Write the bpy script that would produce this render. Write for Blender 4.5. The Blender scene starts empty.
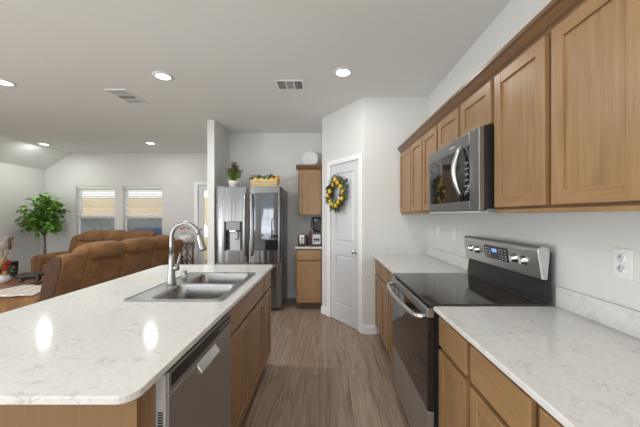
import bpy, bmesh, math, random
from mathutils import Matrix, Vector
random.seed(7)
PI = math.pi
S = bpy.context.scene
COL = S.collection

# ------------------------------------------------------------------ camera
F_PX = 284.4
H = 1.37                                    # eye height
cam_d = bpy.data.cameras.new('camera'); cam = bpy.data.objects.new('camera', cam_d); COL.objects.link(cam)
cam.location = (0, 0, H); cam.rotation_euler = (PI/2, 0, 0)
cam_d.sensor_width = 36; cam_d.lens = 36*F_PX/640
cam_d.shift_x = -(327-320)/640; cam_d.shift_y = (215.5-213.5)/640
cam_d.clip_start = .05
S.camera = cam

# ------------------------------------------------------------------ view, world, daylight
S.view_settings.view_transform = 'Standard'; S.view_settings.look = 'None'
S.view_settings.gamma = 1; S.view_settings.use_curve_mapping = False
S.view_settings.exposure = 0.20
W = bpy.data.worlds.new('sky'); S.world = W; W.use_nodes = True
bg = W.node_tree.nodes['Background']; bg.inputs[0].default_value = (.92, .96, 1.0, 1); bg.inputs[1].default_value = 1.4

def area(name, loc, rot, sx, sy, power, color=(1, 1, 1), shape='RECTANGLE'):
    l = bpy.data.lights.new(name, 'AREA'); l.shape = shape; l.size = sx
    if shape == 'RECTANGLE': l.size_y = sy
    l.energy = power; l.color = color
    o = bpy.data.objects.new(name, l); COL.objects.link(o); o.location = loc; o.rotation_euler = rot
    return o
DAY = (.95, .975, 1.0)
# daylight lamps at the unseen back windows, tilted up to brighten the ceiling
area('daylight_dining', (-2.1, -3.50, 1.15), (PI/2+.85, 0, 0), 1.7, 1.5, 38, DAY)
area('daylight_kitchen', (.2, -3.50, .95), (PI/2+.85, 0, 0), 1.5, 1.7, 36, DAY)
area('daylight_living', (-4.7, -3.50, 1.15), (PI/2+.85, 0, 0), 1.7, 1.5, 60, DAY)
area('left_ceiling_fill', (-6.55, -1.5, 1.0), (0, -(PI/2+.75), 0), 1.8, 2.0, 205, DAY)  # fill lamp at the added left window, also aimed up at the ceiling
sun_d = bpy.data.lights.new('sun', 'SUN'); sun_d.energy = 3.0; sun_d.angle = .02; sun_d.color = (1, .95, .87)
sun = bpy.data.objects.new('sun', sun_d); COL.objects.link(sun); sun.rotation_euler = (math.radians(32), 0, math.radians(-12))

# ------------------------------------------------------------------ materials
def mat(name, color=(.8, .8, .8), rough=.5, metal=0, **kw):
    m = bpy.data.materials.new(name); m.use_nodes = True
    b = m.node_tree.nodes['Principled BSDF']
    b.inputs['Base Color'].default_value = (*color, 1); b.inputs['Roughness'].default_value = rough
    b.inputs['Metallic'].default_value = metal
    for k, v in kw.items(): b.inputs[k.replace('_', ' ')].default_value = v
    return m
def nodes(m): return m.node_tree.nodes, m.node_tree.links, m.node_tree.nodes['Principled BSDF']
def coords(m, scale=(1, 1, 1), rot=(0, 0, 0)):
    n, l, b = nodes(m)
    t = n.new('ShaderNodeTexCoord'); mp = n.new('ShaderNodeMapping')
    mp.inputs['Scale'].default_value = scale; mp.inputs['Rotation'].default_value = rot
    l.new(t.outputs['Object'], mp.inputs[0]); return mp.outputs[0]
def noise(m, vec, scale, detail=4, rough=.5, dist=0):
    n, l, b = nodes(m); x = n.new('ShaderNodeTexNoise')
    x.inputs['Scale'].default_value = scale; x.inputs['Detail'].default_value = detail
    x.inputs['Roughness'].default_value = rough; x.inputs['Distortion'].default_value = dist
    l.new(vec, x.inputs['Vector']); return x.outputs[0]
def ramp(m, fac, stops):
    n, l, b = nodes(m); r = n.new('ShaderNodeValToRGB')
    e = r.color_ramp.elements
    while len(e) < len(stops): e.new(.5)
    for i, (p, c) in enumerate(stops): e[i].position = p; e[i].color = (*c, 1)
    l.new(fac, r.inputs[0]); return r.outputs[0]
def mixc(m, fac, a, bb, mode='MIX'):
    n, l, b = nodes(m); x = n.new('ShaderNodeMix'); x.data_type = 'RGBA'; x.blend_type = mode
    if isinstance(fac, (int, float)): x.inputs[0].default_value = fac
    else: l.new(fac, x.inputs[0])
    for i, v in ((6, a), (7, bb)):
        if isinstance(v, tuple): x.inputs[i].default_value = (*v, 1)
        else: l.new(v, x.inputs[i])
    return x.outputs[2]
def bump(m, fac, strength=.2, dist=.002):
    n, l, b = nodes(m); x = n.new('ShaderNodeBump'); x.inputs['Strength'].default_value = strength
    x.inputs['Distance'].default_value = dist; l.new(fac, x.inputs['Height']); l.new(x.outputs[0], b.inputs['Normal'])
def setc(m, out): n, l, b = nodes(m); l.new(out, b.inputs['Base Color'])

def wall_mat(name, c, bs=.15):
    m = mat(name, c, .9); v = coords(m)
    bump(m, noise(m, v, 60, 3), bs, .002); return m
M_wall = wall_mat('painted_wall', (.695, .692, .668))
M_ceil = wall_mat('painted_ceiling', (.83, .845, .83), .25)
M_trim = mat('white_trim_paint', (.86, .86, .865), .35)
M_door = mat('white_door_paint', (.66, .67, .69), .4)

def wood(name, vertical=True, a=(.22, .12, .050), b_=(.345, .208, .098), rough=.36):
    m = mat(name, a, rough)
    v = coords(m, (75, 75, 3.5) if vertical else (3.5, 3.5, 75))
    v2 = coords(m, (5, 5, 2.2) if vertical else (2.2, 2.2, 5))
    g = noise(m, v, 1.0, 6, .6, .4); bl = noise(m, v2, 1.6, 3, .55)
    c1 = ramp(m, g, [(.3, a), (.72, b_)])
    dark = tuple(x*.82 for x in a)
    c = mixc(m, ramp(m, bl, [(.35, (0, 0, 0)), (.75, (.55, .55, .55))]), c1, tuple(x*1.12 for x in b_))
    setc(m, c); bump(m, g, .08, .001); return m
M_wv = wood('cabinet_wood_upright', True)
M_wh = wood('cabinet_wood_level', False)
M_frame = wood('shaded_frame_wood', True, (.115, .058, .024), (.18, .10, .045))  # shade on face frames, carcass and crown painted into a darker wood colour
M_frameh_shade = wood('shaded_frame_wood_level', False, (.115, .058, .024), (.18, .10, .045))
M_oak = wood('end_panel_wood', True, (.20, .115, .048), (.26, .155, .07))
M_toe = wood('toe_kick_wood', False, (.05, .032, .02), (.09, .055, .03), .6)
M_table = wood('red_brown_table_wood', False, (.20, .085, .05), (.32, .15, .09), .35)
M_fence = wood('fence_boards', True, (.50, .36, .22), (.72, .56, .38), .8)

def quartz():
    m = mat('white_quartz', (.8, .79, .76), .10)
    v = coords(m)
    a = noise(m, v, 7.5, 6, .6, 1.6)
    vein = ramp(m, a, [(.474, (0, 0, 0)), (.495, (.9, .9, .9)), (.505, (.9, .9, .9)), (.526, (0, 0, 0))])
    brk = ramp(m, noise(m, v, 11, 3), [(.50, (0, 0, 0)), (.64, (1, 1, 1))])
    n, l, b = nodes(m)
    mu = mixc(m, 1.0, vein, brk, 'MULTIPLY')
    sp = ramp(m, noise(m, v, 55, 3, .7), [(.36, (.64, .635, .61)), (.52, (.70, .695, .67))])
    setc(m, mixc(m, mu, sp, (.50, .49, .47)))
    b.inputs['Specular IOR Level'].default_value = .5
    return m
M_quartz = quartz()

def floor_mat():
    m = mat('plank_floor', (.2, .15, .12), .38); n, l, b = nodes(m)
    t = n.new('ShaderNodeTexCoord'); mp = n.new('ShaderNodeMapping'); mp.inputs['Rotation'].default_value = (0, 0, PI/2)
    l.new(t.outputs['Object'], mp.inputs[0])
    br = n.new('ShaderNodeTexBrick'); l.new(mp.outputs[0], br.inputs[0])
    br.inputs['Scale'].default_value = 1; br.inputs['Brick Width'].default_value = 1.22; br.inputs['Row Height'].default_value = .18
    br.inputs['Mortar Size'].default_value = .0012; br.inputs['Mortar Smooth'].default_value = .1; br.offset = .37
    br.inputs['Color1'].default_value = (0, 0, 0, 1); br.inputs['Color2'].default_value = (1, 1, 1, 1); br.inputs['Mortar'].default_value = (.5, .5, .5, 1)
    # give each plank its own grain by shifting the noise with the plank tone
    sc = coords(m, (34, 2.2, 1)); add = n.new('ShaderNodeVectorMath'); add.operation = 'ADD'; l.new(sc, add.inputs[0])
    sca = n.new('ShaderNodeVectorMath'); sca.operation = 'SCALE'; sca.inputs['Scale'].default_value = 17; l.new(br.outputs[0], sca.inputs[0]); l.new(sca.outputs[0], add.inputs[1])
    g = noise(m, add.outputs[0], 1.0, 7, .62, .8)
    c = ramp(m, g, [(.24, (.12, .078, .053)), (.46, (.32, .225, .165)), (.8, (.50, .38, .295))])
    tone = ramp(m, br.outputs[0], [(0, (.84, .84, .84)), (1, (1.0, 1.0, 1.0))])
    c = mixc(m, 1.0, c, tone, 'MULTIPLY')
    c = mixc(m, br.outputs[1], c, (.05, .035, .025))
    setc(m, c); bump(m, g, .1, .001); return m
M_floor = floor_mat()

def steel(name, c=(.52, .52, .52), rough=.28, axis='x'):
    m = mat(name, c, rough, 1.0)
    sc = {'x': (1, 1, 260), 'z': (220, 220, 1)}[axis]
    g = noise(m, coords(m, sc), 1.0, 2)
    n, l, b = nodes(m)
    mr = n.new('ShaderNodeMapRange'); mr.inputs[3].default_value = rough-.015; mr.inputs[4].default_value = rough+.025
    l.new(g, mr.inputs[0]); l.new(mr.outputs[0], b.inputs['Roughness']); return m
M_steel = steel('brushed_steel')
M_steelv = steel('fridge_steel', (.19, .19, .192), .22, 'z')
bump(M_steelv, noise(M_steelv, coords(M_steelv, (14, 14, .25)), 1.0, 2), 1.0, .012)
M_steeld = steel('dark_brushed_steel', (.30, .30, .305), .33)
M_panel = steel('control_panel_steel', (.70, .70, .70), .38)
M_dw = mat('dishwasher_steel', (.42, .42, .415), .42, .85)
M_sink = steel('sink_steel', (.40, .40, .40), .26)
M_faucet = mat('brushed_nickel', (.36, .355, .35), .33, 1)
M_bar = mat('satin_steel_bar', (.62, .62, .62), .30, 1)
M_chrome = mat('chrome', (.7, .7, .7), .12, 1)
M_black = mat('black_plastic', (.015, .015, .016), .35)
M_glassblack = mat('black_glass', (.012, .011, .011), .04); M_glassblack.node_tree.nodes['Principled BSDF'].inputs['Specular IOR Level'].default_value = .8
M_cook = mat('cooktop_glass', (.035, .027, .022), .07); M_cook.node_tree.nodes['Principled BSDF'].inputs['Specular IOR Level'].default_value = .9
M_mirror = mat('tinted_mirror_glass', (.13, .135, .145), .05, .9)
M_grey = mat('grey_plastic', (.30, .30, .31), .4)
M_lgrey = mat('light_grey_plastic', (.52, .52, .53), .4)
M_white = mat('white_plastic', (.78, .78, .79), .35)
M_ceramic = mat('white_ceramic', (.82, .82, .82), .2)
M_red = mat('deep_red_plastic', (.16, .012, .014), .35)
M_hole = mat('dark_slot', (.02, .02, .02), .7)
M_blueled = mat('blue_display', (.01, .02, .05), .3); _b = M_blueled.node_tree.nodes['Principled BSDF']
_b.inputs['Emission Color'].default_value = (.15, .35, 1, 1); _b.inputs['Emission Strength'].default_value = 1.2
M_lamp = mat('lamp_diffuser', (1, 1, 1), .5); _b = M_lamp.node_tree.nodes['Principled BSDF']
_b.inputs['Emission Color'].default_value = (1, .98, .94, 1); _b.inputs['Emission Strength'].default_value = 6
def glass(name, tint=(1, 1, 1), gloss=.1):
    m = bpy.data.materials.new(name); m.use_nodes = True; n = m.node_tree.nodes; l = m.node_tree.links
    n.clear(); o = n.new('ShaderNodeOutputMaterial'); t = n.new('ShaderNodeBsdfTransparent'); t.inputs[0].default_value = (*tint, 1)
    g = n.new('ShaderNodeBsdfGlossy'); g.inputs['Roughness'].default_value = .03
    mx = n.new('ShaderNodeMixShader'); mx.inputs[0].default_value = gloss
    l.new(t.outputs[0], mx.inputs[1]); l.new(g.outputs[0], mx.inputs[2]); l.new(mx.outputs[0], o.inputs[0]); return m
M_pane = glass('window_glass', (.97, .98, .98), .06)
M_screen = glass('insect_screen', (.60, .66, .74), .35)
for _n in M_screen.node_tree.nodes:
    if _n.type == 'BSDF_GLOSSY':
        _d = M_screen.node_tree.nodes.new('ShaderNodeBsdfDiffuse'); _d.inputs[0].default_value = (.35, .40, .48, 1)
        _l = _n.outputs[0].links[0]; _to = _l.to_socket; M_screen.node_tree.links.remove(_l); M_screen.node_tree.links.new(_d.outputs[0], _to)
M_jar = glass('blender_jar_plastic', (.62, .63, .64), .15)
def suede():
    m = mat('brown_suede', (.3, .17, .08), .85); v = coords(m)
    a = noise(m, v, 7, 5, .6, .6)
    setc(m, ramp(m, a, [(.3, (.155, .072, .026)), (.55, (.235, .115, .042)), (.75, (.34, .18, .072))]))
    bump(m, noise(m, v, 9, 4), .35, .012)
    b = nodes(m)[2]; b.inputs['Sheen Weight'].default_value = .12; b.inputs['Sheen Tint'].default_value = (.9, .65, .4, 1); return m
M_suede = suede()
M_suede_d = mat('dark_suede_panel', (.075, .036, .018), .85)
def stripes():
    m = mat('striped_throw_fabric', (.8, .75, .7), .9); n, l, b = nodes(m)
    w = n.new('ShaderNodeTexWave'); w.bands_direction = 'X'; w.inputs['Scale'].default_value = 3.2; w.inputs['Distortion'].default_value = 1.2
    l.new(coords(m), w.inputs[0])
    setc(m, ramp(m, w.outputs[0], [(.0, (.72, .68, .63)), (.55, (.70, .66, .62)), (.72, (.33, .20, .15)), (.9, (.62, .55, .5))])); return m
M_throw = stripes()
def leafm(name, a, b_, sc=12):
    m = mat(name, a, .45); setc(m, ramp(m, noise(m, coords(m), sc, 3), [(.35, a), (.65, b_)])); return m
M_leaf = leafm('ficus_leaf', (.07, .22, .03), (.30, .55, .09), 9)
M_leaf2 = leafm('wreath_leaf', (.045, .09, .05), (.22, .28, .16), 40)
M_herb = leafm('herb_leaf', (.10, .22, .03), (.32, .46, .08), 60)
M_herbtop = leafm('herb_tip', (.10, .06, .06), (.24, .18, .16), 60)
M_bark = leafm('bark', (.10, .07, .05), (.19, .14, .10), 30)
M_soil = mat('potting_soil', (.03, .02, .015), .9)
M_terr = mat('dark_planter', (.08, .06, .05), .5)
M_yellow = leafm('lemon_peel', (.75, .42, .02), (.90, .60, .04), 20)
M_orange = leafm('orange_peel', (.80, .28, .02), (.9, .40, .04), 20)
M_berry = mat('red_berry', (.45, .02, .01), .35)
M_redpetal = mat('red_petal', (.65, .015, .012), .5)
M_yelpetal = mat('yellow_petal', (.9, .55, .05), .5)
M_dry = leafm('dried_grass', (.42, .33, .24), (.62, .52, .42), 30)
M_dryd = mat('dark_cattail', (.10, .06, .045), .8)
M_basket = leafm('yellow_basket', (.80, .60, .28), (.92, .80, .52), 80)
M_statue = mat('dark_carved_figure', (.035, .025, .02), .35)
M_stand = mat('dark_red_wood', (.10, .035, .03), .4)
M_grass = leafm('lawn', (.10, .15, .04), (.2, .26, .08), 30)
M_vase = mat('black_vase', (.02, .018, .017), .3)

# ------------------------------------------------------------------ mesh helpers
class MB:
    """collects shapes in one bmesh; slots = list of materials"""
    def __init__(s, mats, xf=None):
        s.bm = bmesh.new(); s.mats = mats if isinstance(mats, (list, tuple)) else [mats]; s.xf = xf or Matrix(); s.sm = False
    def _fin(s, geom_faces, mi, smooth):
        for f in geom_faces: f.material_index = mi; f.smooth = smooth
    def add(s, verts, faces, mi=0, smooth=False, bevel=0, seg=2):
        b = bmesh.new(); vs = [b.verts.new(v) for v in verts]
        for f in faces: b.faces.new([vs[i] for i in f])
        bmesh.ops.recalc_face_normals(b, faces=b.faces[:])
        if bevel > 0:
            bmesh.ops.bevel(b, geom=b.edges[:], offset=bevel, segments=seg, affect='EDGES', profile=.5, clamp_overlap=True)
        b.verts.index_update()
        m = {}
        for v in b.verts: m[v] = s.bm.verts.new(s.xf @ v.co)
        for f in b.faces:
            try:
                nf = s.bm.faces.new([m[v] for v in f.verts]); nf.material_index = mi; nf.smooth = smooth or f.smooth
            except ValueError: pass
        b.free()
    def box(s, x0, x1, y0, y1, z0, z1, mi=0, bevel=0, seg=2):
        x0, x1 = sorted((x0, x1)); y0, y1 = sorted((y0, y1)); z0, z1 = sorted((z0, z1))
        v = [(x, y, z) for x in (x0, x1) for y in (y0, y1) for z in (z0, z1)]
        f = [(0, 1, 3, 2), (4, 6, 7, 5), (0, 4, 5, 1), (2, 3, 7, 6), (0, 2, 6, 4), (1, 5, 7, 3)]
        s.add(v, f, mi, False, bevel, seg)
    def prism(s, pts, axis, a0, a1, mi=0, bevel=0, smooth=False, seg=2):
        """pts = 2D polygon in the two other axes (in order), extruded on axis"""
        def P(p, a):
            if axis == 'x': return (a, p[0], p[1])
            if axis == 'y': return (p[0], a, p[1])
            return (p[0], p[1], a)
        n = len(pts); v = [P(p, a0) for p in pts]+[P(p, a1) for p in pts]
        f = [tuple(range(n)), tuple(range(n, 2*n))]+[(i, (i+1) % n, n+(i+1) % n, n+i) for i in range(n)]
        s.add(v, f, mi, smooth, bevel, seg)
    def tube(s, pts, rad, n=12, mi=0, cap=True, smooth=True):
        pts = [Vector(p) for p in pts]
        if not isinstance(rad, (list, tuple)): rad = [rad]*len(pts)
        rings = []; up = None
        for i, p in enumerate(pts):
            t = (pts[min(i+1, len(pts)-1)]-pts[max(i-1, 0)])
            if t.length < 1e-9: t = Vector((0, 0, 1))
            t.normalize()
            if up is None: up = Vector((0, 0, 1)) if abs(t.z) < .9 else Vector((1, 0, 0))
            a = t.cross(up).normalized(); up = a.cross(t).normalized()
            rings.append([p+(a*math.cos(2*PI*k/n)+up*math.sin(2*PI*k/n))*rad[i] for k in range(n)])
        v = [q for r in rings for q in r]; f = []
        for i in range(len(rings)-1):
            for k in range(n): f.append((i*n+k, i*n+(k+1) % n, (i+1)*n+(k+1) % n, (i+1)*n+k))
        if cap: f.append(tuple(range(n))); f.append(tuple(range((len(rings)-1)*n, len(rings)*n)))
        s.add(v, f, mi, smooth)
    def lathe(s, prof, c=(0, 0, 0), n=24, mi=0, axis='z', smooth=True):
        """prof = [(r, h)...]"""
        v = []; f = []
        for r, h in prof:
            for k in range(n):
                a = 2*PI*k/n; x, y = r*math.cos(a), r*math.sin(a)
                p = {'z': (x, y, h), 'y': (x, h, y), 'x': (h, x, y)}[axis]
                v.append((c[0]+p[0], c[1]+p[1], c[2]+p[2]))
        for i in range(len(prof)-1):
            for k in range(n): f.append((i*n+k, i*n+(k+1) % n, (i+1)*n+(k+1) % n, (i+1)*n+k))
        f.append(tuple(range(n))); f.append(tuple(range((len(prof)-1)*n, len(prof)*n)))
        s.add(v, f, mi, smooth)
    def ball(s, c, r, n=12, m=8, mi=0, sc=(1, 1, 1)):
        v = []; f = []
        for i in range(1, m):
            for k in range(n):
                th = PI*i/m; a = 2*PI*k/n
                v.append((c[0]+r*sc[0]*math.sin(th)*math.cos(a), c[1]+r*sc[1]*math.sin(th)*math.sin(a), c[2]+r*sc[2]*math.cos(th)))
        v.append((c[0], c[1], c[2]+r*sc[2])); v.append((c[0], c[1], c[2]-r*sc[2])); T = len(v)-2
        for i in range(m-2):
            for k in range(n): f.append((i*n+k, i*n+(k+1) % n, (i+1)*n+(k+1) % n, (i+1)*n+k))
        for k in range(n): f.append((T, k, (k+1) % n)); f.append((T+1, (m-2)*n+(k+1) % n, (m-2)*n+k))
        s.add(v, f, mi, True)
    def puff(s, prof, x0, x1, k=.18, p=4, n=14, mi=0, axis='x'):
        """soft cushion: a profile extruded along an axis and pulled in towards both ends"""
        cy = sum(q[0] for q in prof)/len(prof); cz = sum(q[1] for q in prof)/len(prof)
        v = []; f = []; m = len(prof)
        for i in range(n+1):
            t = -math.cos(PI*i/n); x = (x0+x1)/2+t*(x1-x0)/2
            sc = 1-k*abs(t)**p
            for q in prof:
                y, z = cy+(q[0]-cy)*sc, cz+(q[1]-cz)*sc
                v.append((x, y, z) if axis == 'x' else (y, x, z))
        for i in range(n):
            for j in range(m): f.append((i*m+j, i*m+(j+1) % m, (i+1)*m+(j+1) % m, (i+1)*m+j))
        f.append(tuple(range(m))); f.append(tuple(range(n*m, (n+1)*m)))
        s.add(v, f, mi, True)
    def leaf(s, p, d, L, w, mi=0, droop=.25, roll=None):
        p = Vector(p); d = Vector(d).normalized(); side = d.cross(Vector((random.uniform(-.4, .4), random.uniform(-.4, .4), 1)))
        if side.length < .05: side = Vector((1, 0, 0))
        side.normalize(); nn = side.cross(d).normalized()
        a = p; m1 = p+d*L*.4; e = p+d*L-Vector((0, 0, 1))*L*droop
        m2 = p+d*L*.75-Vector((0, 0, 1))*L*droop*.4
        cup = nn*w*.18
        v = [a, m1, m2, e, m1+side*w/2+cup, m2+side*w*.36+cup, m1-side*w/2+cup, m2-side*w*.36+cup]
        b = [s.bm.verts.new(s.xf @ q) for q in v]
        for f in ((0, 4, 1), (1, 4, 5, 2), (2, 5, 3), (0, 1, 6), (1, 2, 7, 6), (2, 3, 7)):
            nf = s.bm.faces.new([b[i] for i in f]); nf.smooth = True; nf.material_index = mi
    def sheet(s, grid, t, mi=0):
        """thick cloth from a grid of points (rows of equal length)"""
        R = len(grid); C_ = len(grid[0]); v = [Vector(p) for r in grid for p in r]+[Vector(p)-Vector((0, 0, t)) for r in grid for p in r]
        o = R*C_; f = []
        for i in range(R-1):
            for j in range(C_-1):
                a = i*C_+j; f.append((a, a+1, a+C_+1, a+C_)); f.append((o+a, o+a+C_, o+a+C_+1, o+a+1))
        bd = [(0, j) for j in range(C_)]+[(i, C_-1) for i in range(1, R)]+[(R-1, j) for j in range(C_-2, -1, -1)]+[(i, 0) for i in range(R-2, 0, -1)]
        ids = [i*C_+j for i, j in bd]
        for k in range(len(ids)): a, b = ids[k], ids[(k+1) % len(ids)]; f.append((a, b, o+b, o+a))
        s.add(v, f, mi, True)

def obj(name, mb, parent=None):
    off = Vector((0, 0, 0)); p = parent
    while p is not None: off += p.location; p = p.parent
    if parent is not None: bmesh.ops.translate(mb.bm, verts=mb.bm.verts[:], vec=-off)
    elif mb.bm.verts and not getattr(mb, 'keep', False):
        lo = [min(v.co[i] for v in mb.bm.verts) for i in range(3)]; hi = [max(v.co[i] for v in mb.bm.verts) for i in range(3)]
    me = bpy.data.meshes.new(name); mb.bm.to_mesh(me); mb.bm.free()
    for m in mb.mats: me.materials.append(m)
    o = bpy.data.objects.new(name, me); COL.objects.link(o)
    if parent is not None: o.parent = parent
    return o
def tag(o, label=None, cat=None, group=None, kind=None):
    if label: o['label'] = label
    if cat: o['category'] = cat
    if group: o['group'] = group
    if kind: o['kind'] = kind
    return o
def thing(name, loc, label, cat, group=None, kind=None):
    o = bpy.data.objects.new(name, None); COL.objects.link(o); o.location = loc; o.empty_display_size = .05
    return tag(o, label, cat, group, kind)
def copy_tree(o, parent=None):
    c = o.copy(); COL.objects.link(c); c.parent = parent
    for ch in [x for x in o.children]: copy_tree(ch, c)
    return c

# facing frames: local (u along the front, w outward, v up)
def face_negX(x): return Matrix(((0, -1, 0, x), (1, 0, 0, 0), (0, 0, 1, 0), (0, 0, 0, 1)))   # u=Y, outward=-X
def face_posX(x): return Matrix(((0, 1, 0, x), (1, 0, 0, 0), (0, 0, 1, 0), (0, 0, 0, 1)))    # u=Y, outward=+X
def face_negY(y): return Matrix(((1, 0, 0, 0), (0, -1, 0, y), (0, 0, 1, 0), (0, 0, 0, 1)))   # u=X, outward=-Y
# in these frames box(u0,u1,w0,w1,v0,v1)

def shaker(name, xf, u0, u1, v0, v1, parent, t=.020, sw=.052, rec=.009, mv=None, mh=None):
    mb = MB([mv or M_wv, mh or M_wh], xf)
    mb.box(u0, u0+sw, 0, t, v0, v1, 0, .002); mb.box(u1-sw, u1, 0, t, v0, v1, 0, .002)
    mb.box(u0+sw, u1-sw, 0, t-.0006, v0, v0+sw, 1, .0015); mb.box(u0+sw, u1-sw, 0, t-.0006, v1-sw, v1, 1, .0015)
    mb.box(u0+sw-.004, u1-sw+.004, 0, t-rec, v0+sw-.004, v1-sw+.004, 0)
    return obj(name, mb, parent)
def slabfront(name, xf, u0, u1, v0, v1, parent, t=.020):
    mb = MB([M_wh], xf); mb.box(u0, u1, 0, t, v0, v1, 0, .004, 3); return obj(name, mb, parent)

# ------------------------------------------------------------------ the setting
Hc = 2.74; XR = 1.17; XL = -6.18; YF = 6.24; YB = -3.2
def struct(name, mb, label, parent=None):
    o = obj(name, mb, parent); 
    if parent is None: tag(o, label, None, None, 'structure')
    return o
mb = MB(M_floor); mb.box(XL-.2, XR+.2, YB-.2, YF+.2, -.1, 0); struct('floor', mb, 'brown wood plank floor')
mb = MB(M_ceil)
mb.prism([(XR+.2, Hc), (XR+.2, Hc+.15), (-5.59, Hc+.15), (XL-.25, 2.37+.10), (XL-.25, 2.37-.157), (-5.59, Hc)], 'y', YB-.2, YF+.2)
struct('ceiling', mb, 'off-white flat ceiling sloping down at the left wall')
def wall_cells(mb, horiz, a0, a1, t0, t1, z0, z1, holes):
    us = sorted({a0, a1}|{h[0] for h in holes}|{h[1] for h in holes}); zs = sorted({z0, z1}|{h[2] for h in holes}|{h[3] for h in holes})
    for i in range(len(us)-1):
        for j in range(len(zs)-1):
            cu, cz = (us[i]+us[i+1])/2, (zs[j]+zs[j+1])/2
            if any(h[0] < cu < h[1] and h[2] < cz < h[3] for h in holes): continue
            if horiz == 'x': mb.box(us[i], us[i+1], t0, t1, zs[j], zs[j+1])
            else: mb.box(t0, t1, us[i], us[i+1], zs[j], zs[j+1])
mb = MB(M_wall); mb.box(XR, XR+.14, YB, YF, 0, Hc); struct('wall_right', mb, 'white wall behind the range')
mb = MB(M_wall); LW = (-2.6, -.4, .1, 2.1); wall_cells(mb, 'y', YB, YF, XL-.14, XL, 0, 2.372, [LW]); struct('wall_left', mb, 'white living room wall behind the tree')
WIN = [(-5.51, -4.66, .62, 2.01), (-4.48, -3.62, .62, 2.01)]
D2 = (-2.84, -1.90, 0, 2.05)
mb = MB(M_wall)
wall_cells(mb, 'x', -5.59, -1.717, YF, YF+.14, 0, Hc, WIN+[D2])
mb.prism([(XL-.14, 0), (-5.59, 0), (-5.59, Hc), (XL-.14, 2.37-.088)], 'y', YF, YF+.14)
struct('wall_far', mb, 'white far living room wall with two windows')
BW = [(-2.95, -1.25, .75, 2.25), (-5.55, -3.85, .75, 2.25), (-.55, .95, .1, 2.1)]
mb = MB(M_wall); wall_cells(mb, 'x', XL-.14, XR+.14, YB-.14, YB, 0, Hc, BW); struct('wall_back', mb, 'white wall behind the camera with windows')
mb = MB(M_wall); mb.box(-1.717, -1.617, 4.08, YF, 0, Hc); struct('wall_stub', mb, 'narrow white wall end left of the refrigerator')
mb = MB(M_wall); mb.box(-1.617, .03, 4.72, 4.84, 0, Hc); struct('wall_refrigerator', mb, 'white wall behind the refrigerator')
P1 = Vector((-.07, 4.0)); P0 = Vector((.43, 3.29)); LN = (P0-P1).length; dd = (P0-P1)/LN
A = Matrix(((dd.x, dd.y, 0, P1.x), (dd.y, -dd.x, 0, P1.y), (0, 0, 1, 0), (0, 0, 0, 1)))   # u along, w: (dd.y,-dd.x) = towards the room
mb = MB(M_wall); mb.box(-.07, .03, 4.0, 4.72, 0, Hc); struct('wall_pantry_side', mb, 'short white wall right of the small cabinets')
DU0, DU1, DH = .205, .792, 2.045
mb = MB(M_wall, A)
wall_cells(mb, 'x', 0, LN, -.1, 0, 0, Hc, [(DU0, DU1, 0, DH)])
struct('wall_pantry', mb, 'angled white wall holding the pantry door')
mb = MB(M_wall); mb.box(.43, XR, 3.29, 3.39, 0, Hc); struct('wall_end', mb, 'white wall at the end of the right counter')

# baseboards
def baseboard(name, xf, u0, u1, label):
    mb = MB(M_trim, xf); mb.box(u0, u1, 0, .015, 0, .085, 0, .003); mb.box(u0, u1, 0, .009, .085, .105, 0, .003); struct(name, mb, label)
baseboard('baseboard_pantry_left', A, -.006, DU0-.062, 'white baseboard left of the pantry door')
baseboard('baseboard_pantry_right', A, DU1+.062, LN+.012, 'white baseboard right of the pantry door')
baseboard('baseboard_end', face_negY(3.29), .43, .575, 'white baseboard at the end wall')
baseboard('baseboard_refrigerator', face_negY(4.72), -1.61, -.45, 'white baseboard behind the refrigerator')
baseboard('baseboard_stub', face_negY(4.08), -1.717, -1.617, 'white baseboard on the narrow wall end')
baseboard('baseboard_far', face_negY(YF), XL, -2.92, 'white baseboard under the far windows')
mb = MB(M_trim); mb.box(XL, XL+.015, YB, -2.6, 0, .1, 0, .003); mb.box(XL, XL+.015, -.4, YF-.016, 0, .1, 0, .003); struct('baseboard_left', mb, 'white baseboard on the left wall')

# pantry door
d1 = thing('door_1', (0, 0, 0), 'white two-panel pantry door with a lemon wreath', None, None, 'structure')
mb = MB(M_trim, A)
mb.box(DU0-.060, DU0+.008, .0, .018, 0, DH+.055, 0, .004); mb.box(DU1-.008, DU1+.060, .0, .018, 0, DH+.055, 0, .004)
mb.box(DU0+.008, DU1-.008, .0, .0175, DH-.008, DH+.055, 0, .004)
obj('door_frame', mb, d1)
mb = MB(M_door, A)
u0, u1 = DU0+.011, DU1-.011; st = .105
mb.box(u0, u0+st, -.035, 0, .008, DH-.01, 0, .001); mb.box(u1-st, u1, -.035, 0, .008, DH-.01, 0, .001)
for v0, v1 in ((.008, .23), (.86, 1.03), (DH-.13, DH-.01)): mb.box(u0+st, u1-st, -.035, 0, v0, v1)
for v0, v1 in ((.23, .86), (1.03, DH-.13)):
    a0, a1 = u0+st, u1-st; w0, w1 = -.014, -.003; q = .032
    mb.box(a0, a1, -.03, -.014, v0, v1)
    v = [(a0+.012, w0, v0+.012), (a1-.012, w0, v0+.012), (a1-.012, w0, v1-.012), (a0+.012, w0, v1-.012),
         (a0+q, w1, v0+q), (a1-q, w1, v0+q), (a1-q, w1, v1-q), (a0+q, w1, v1-q)]
    mb.add(v, [(4, 5, 6, 7), (0, 1, 5, 4), (1, 2, 6, 5), (2, 3, 7, 6), (3, 0, 4, 7), (0, 1, 2, 3)])
obj('door_panel', mb, d1)
mb = MB(M_chrome, A); mb.lathe([(.0, 0), (.026, 0), (.026, .006), (.010, .010), (.010, .030), (.022, .036), (.027, .048), (.022, .060), (.0, .063)], (DU1-.065, 0, .935), 20, 0, 'y')
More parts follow.
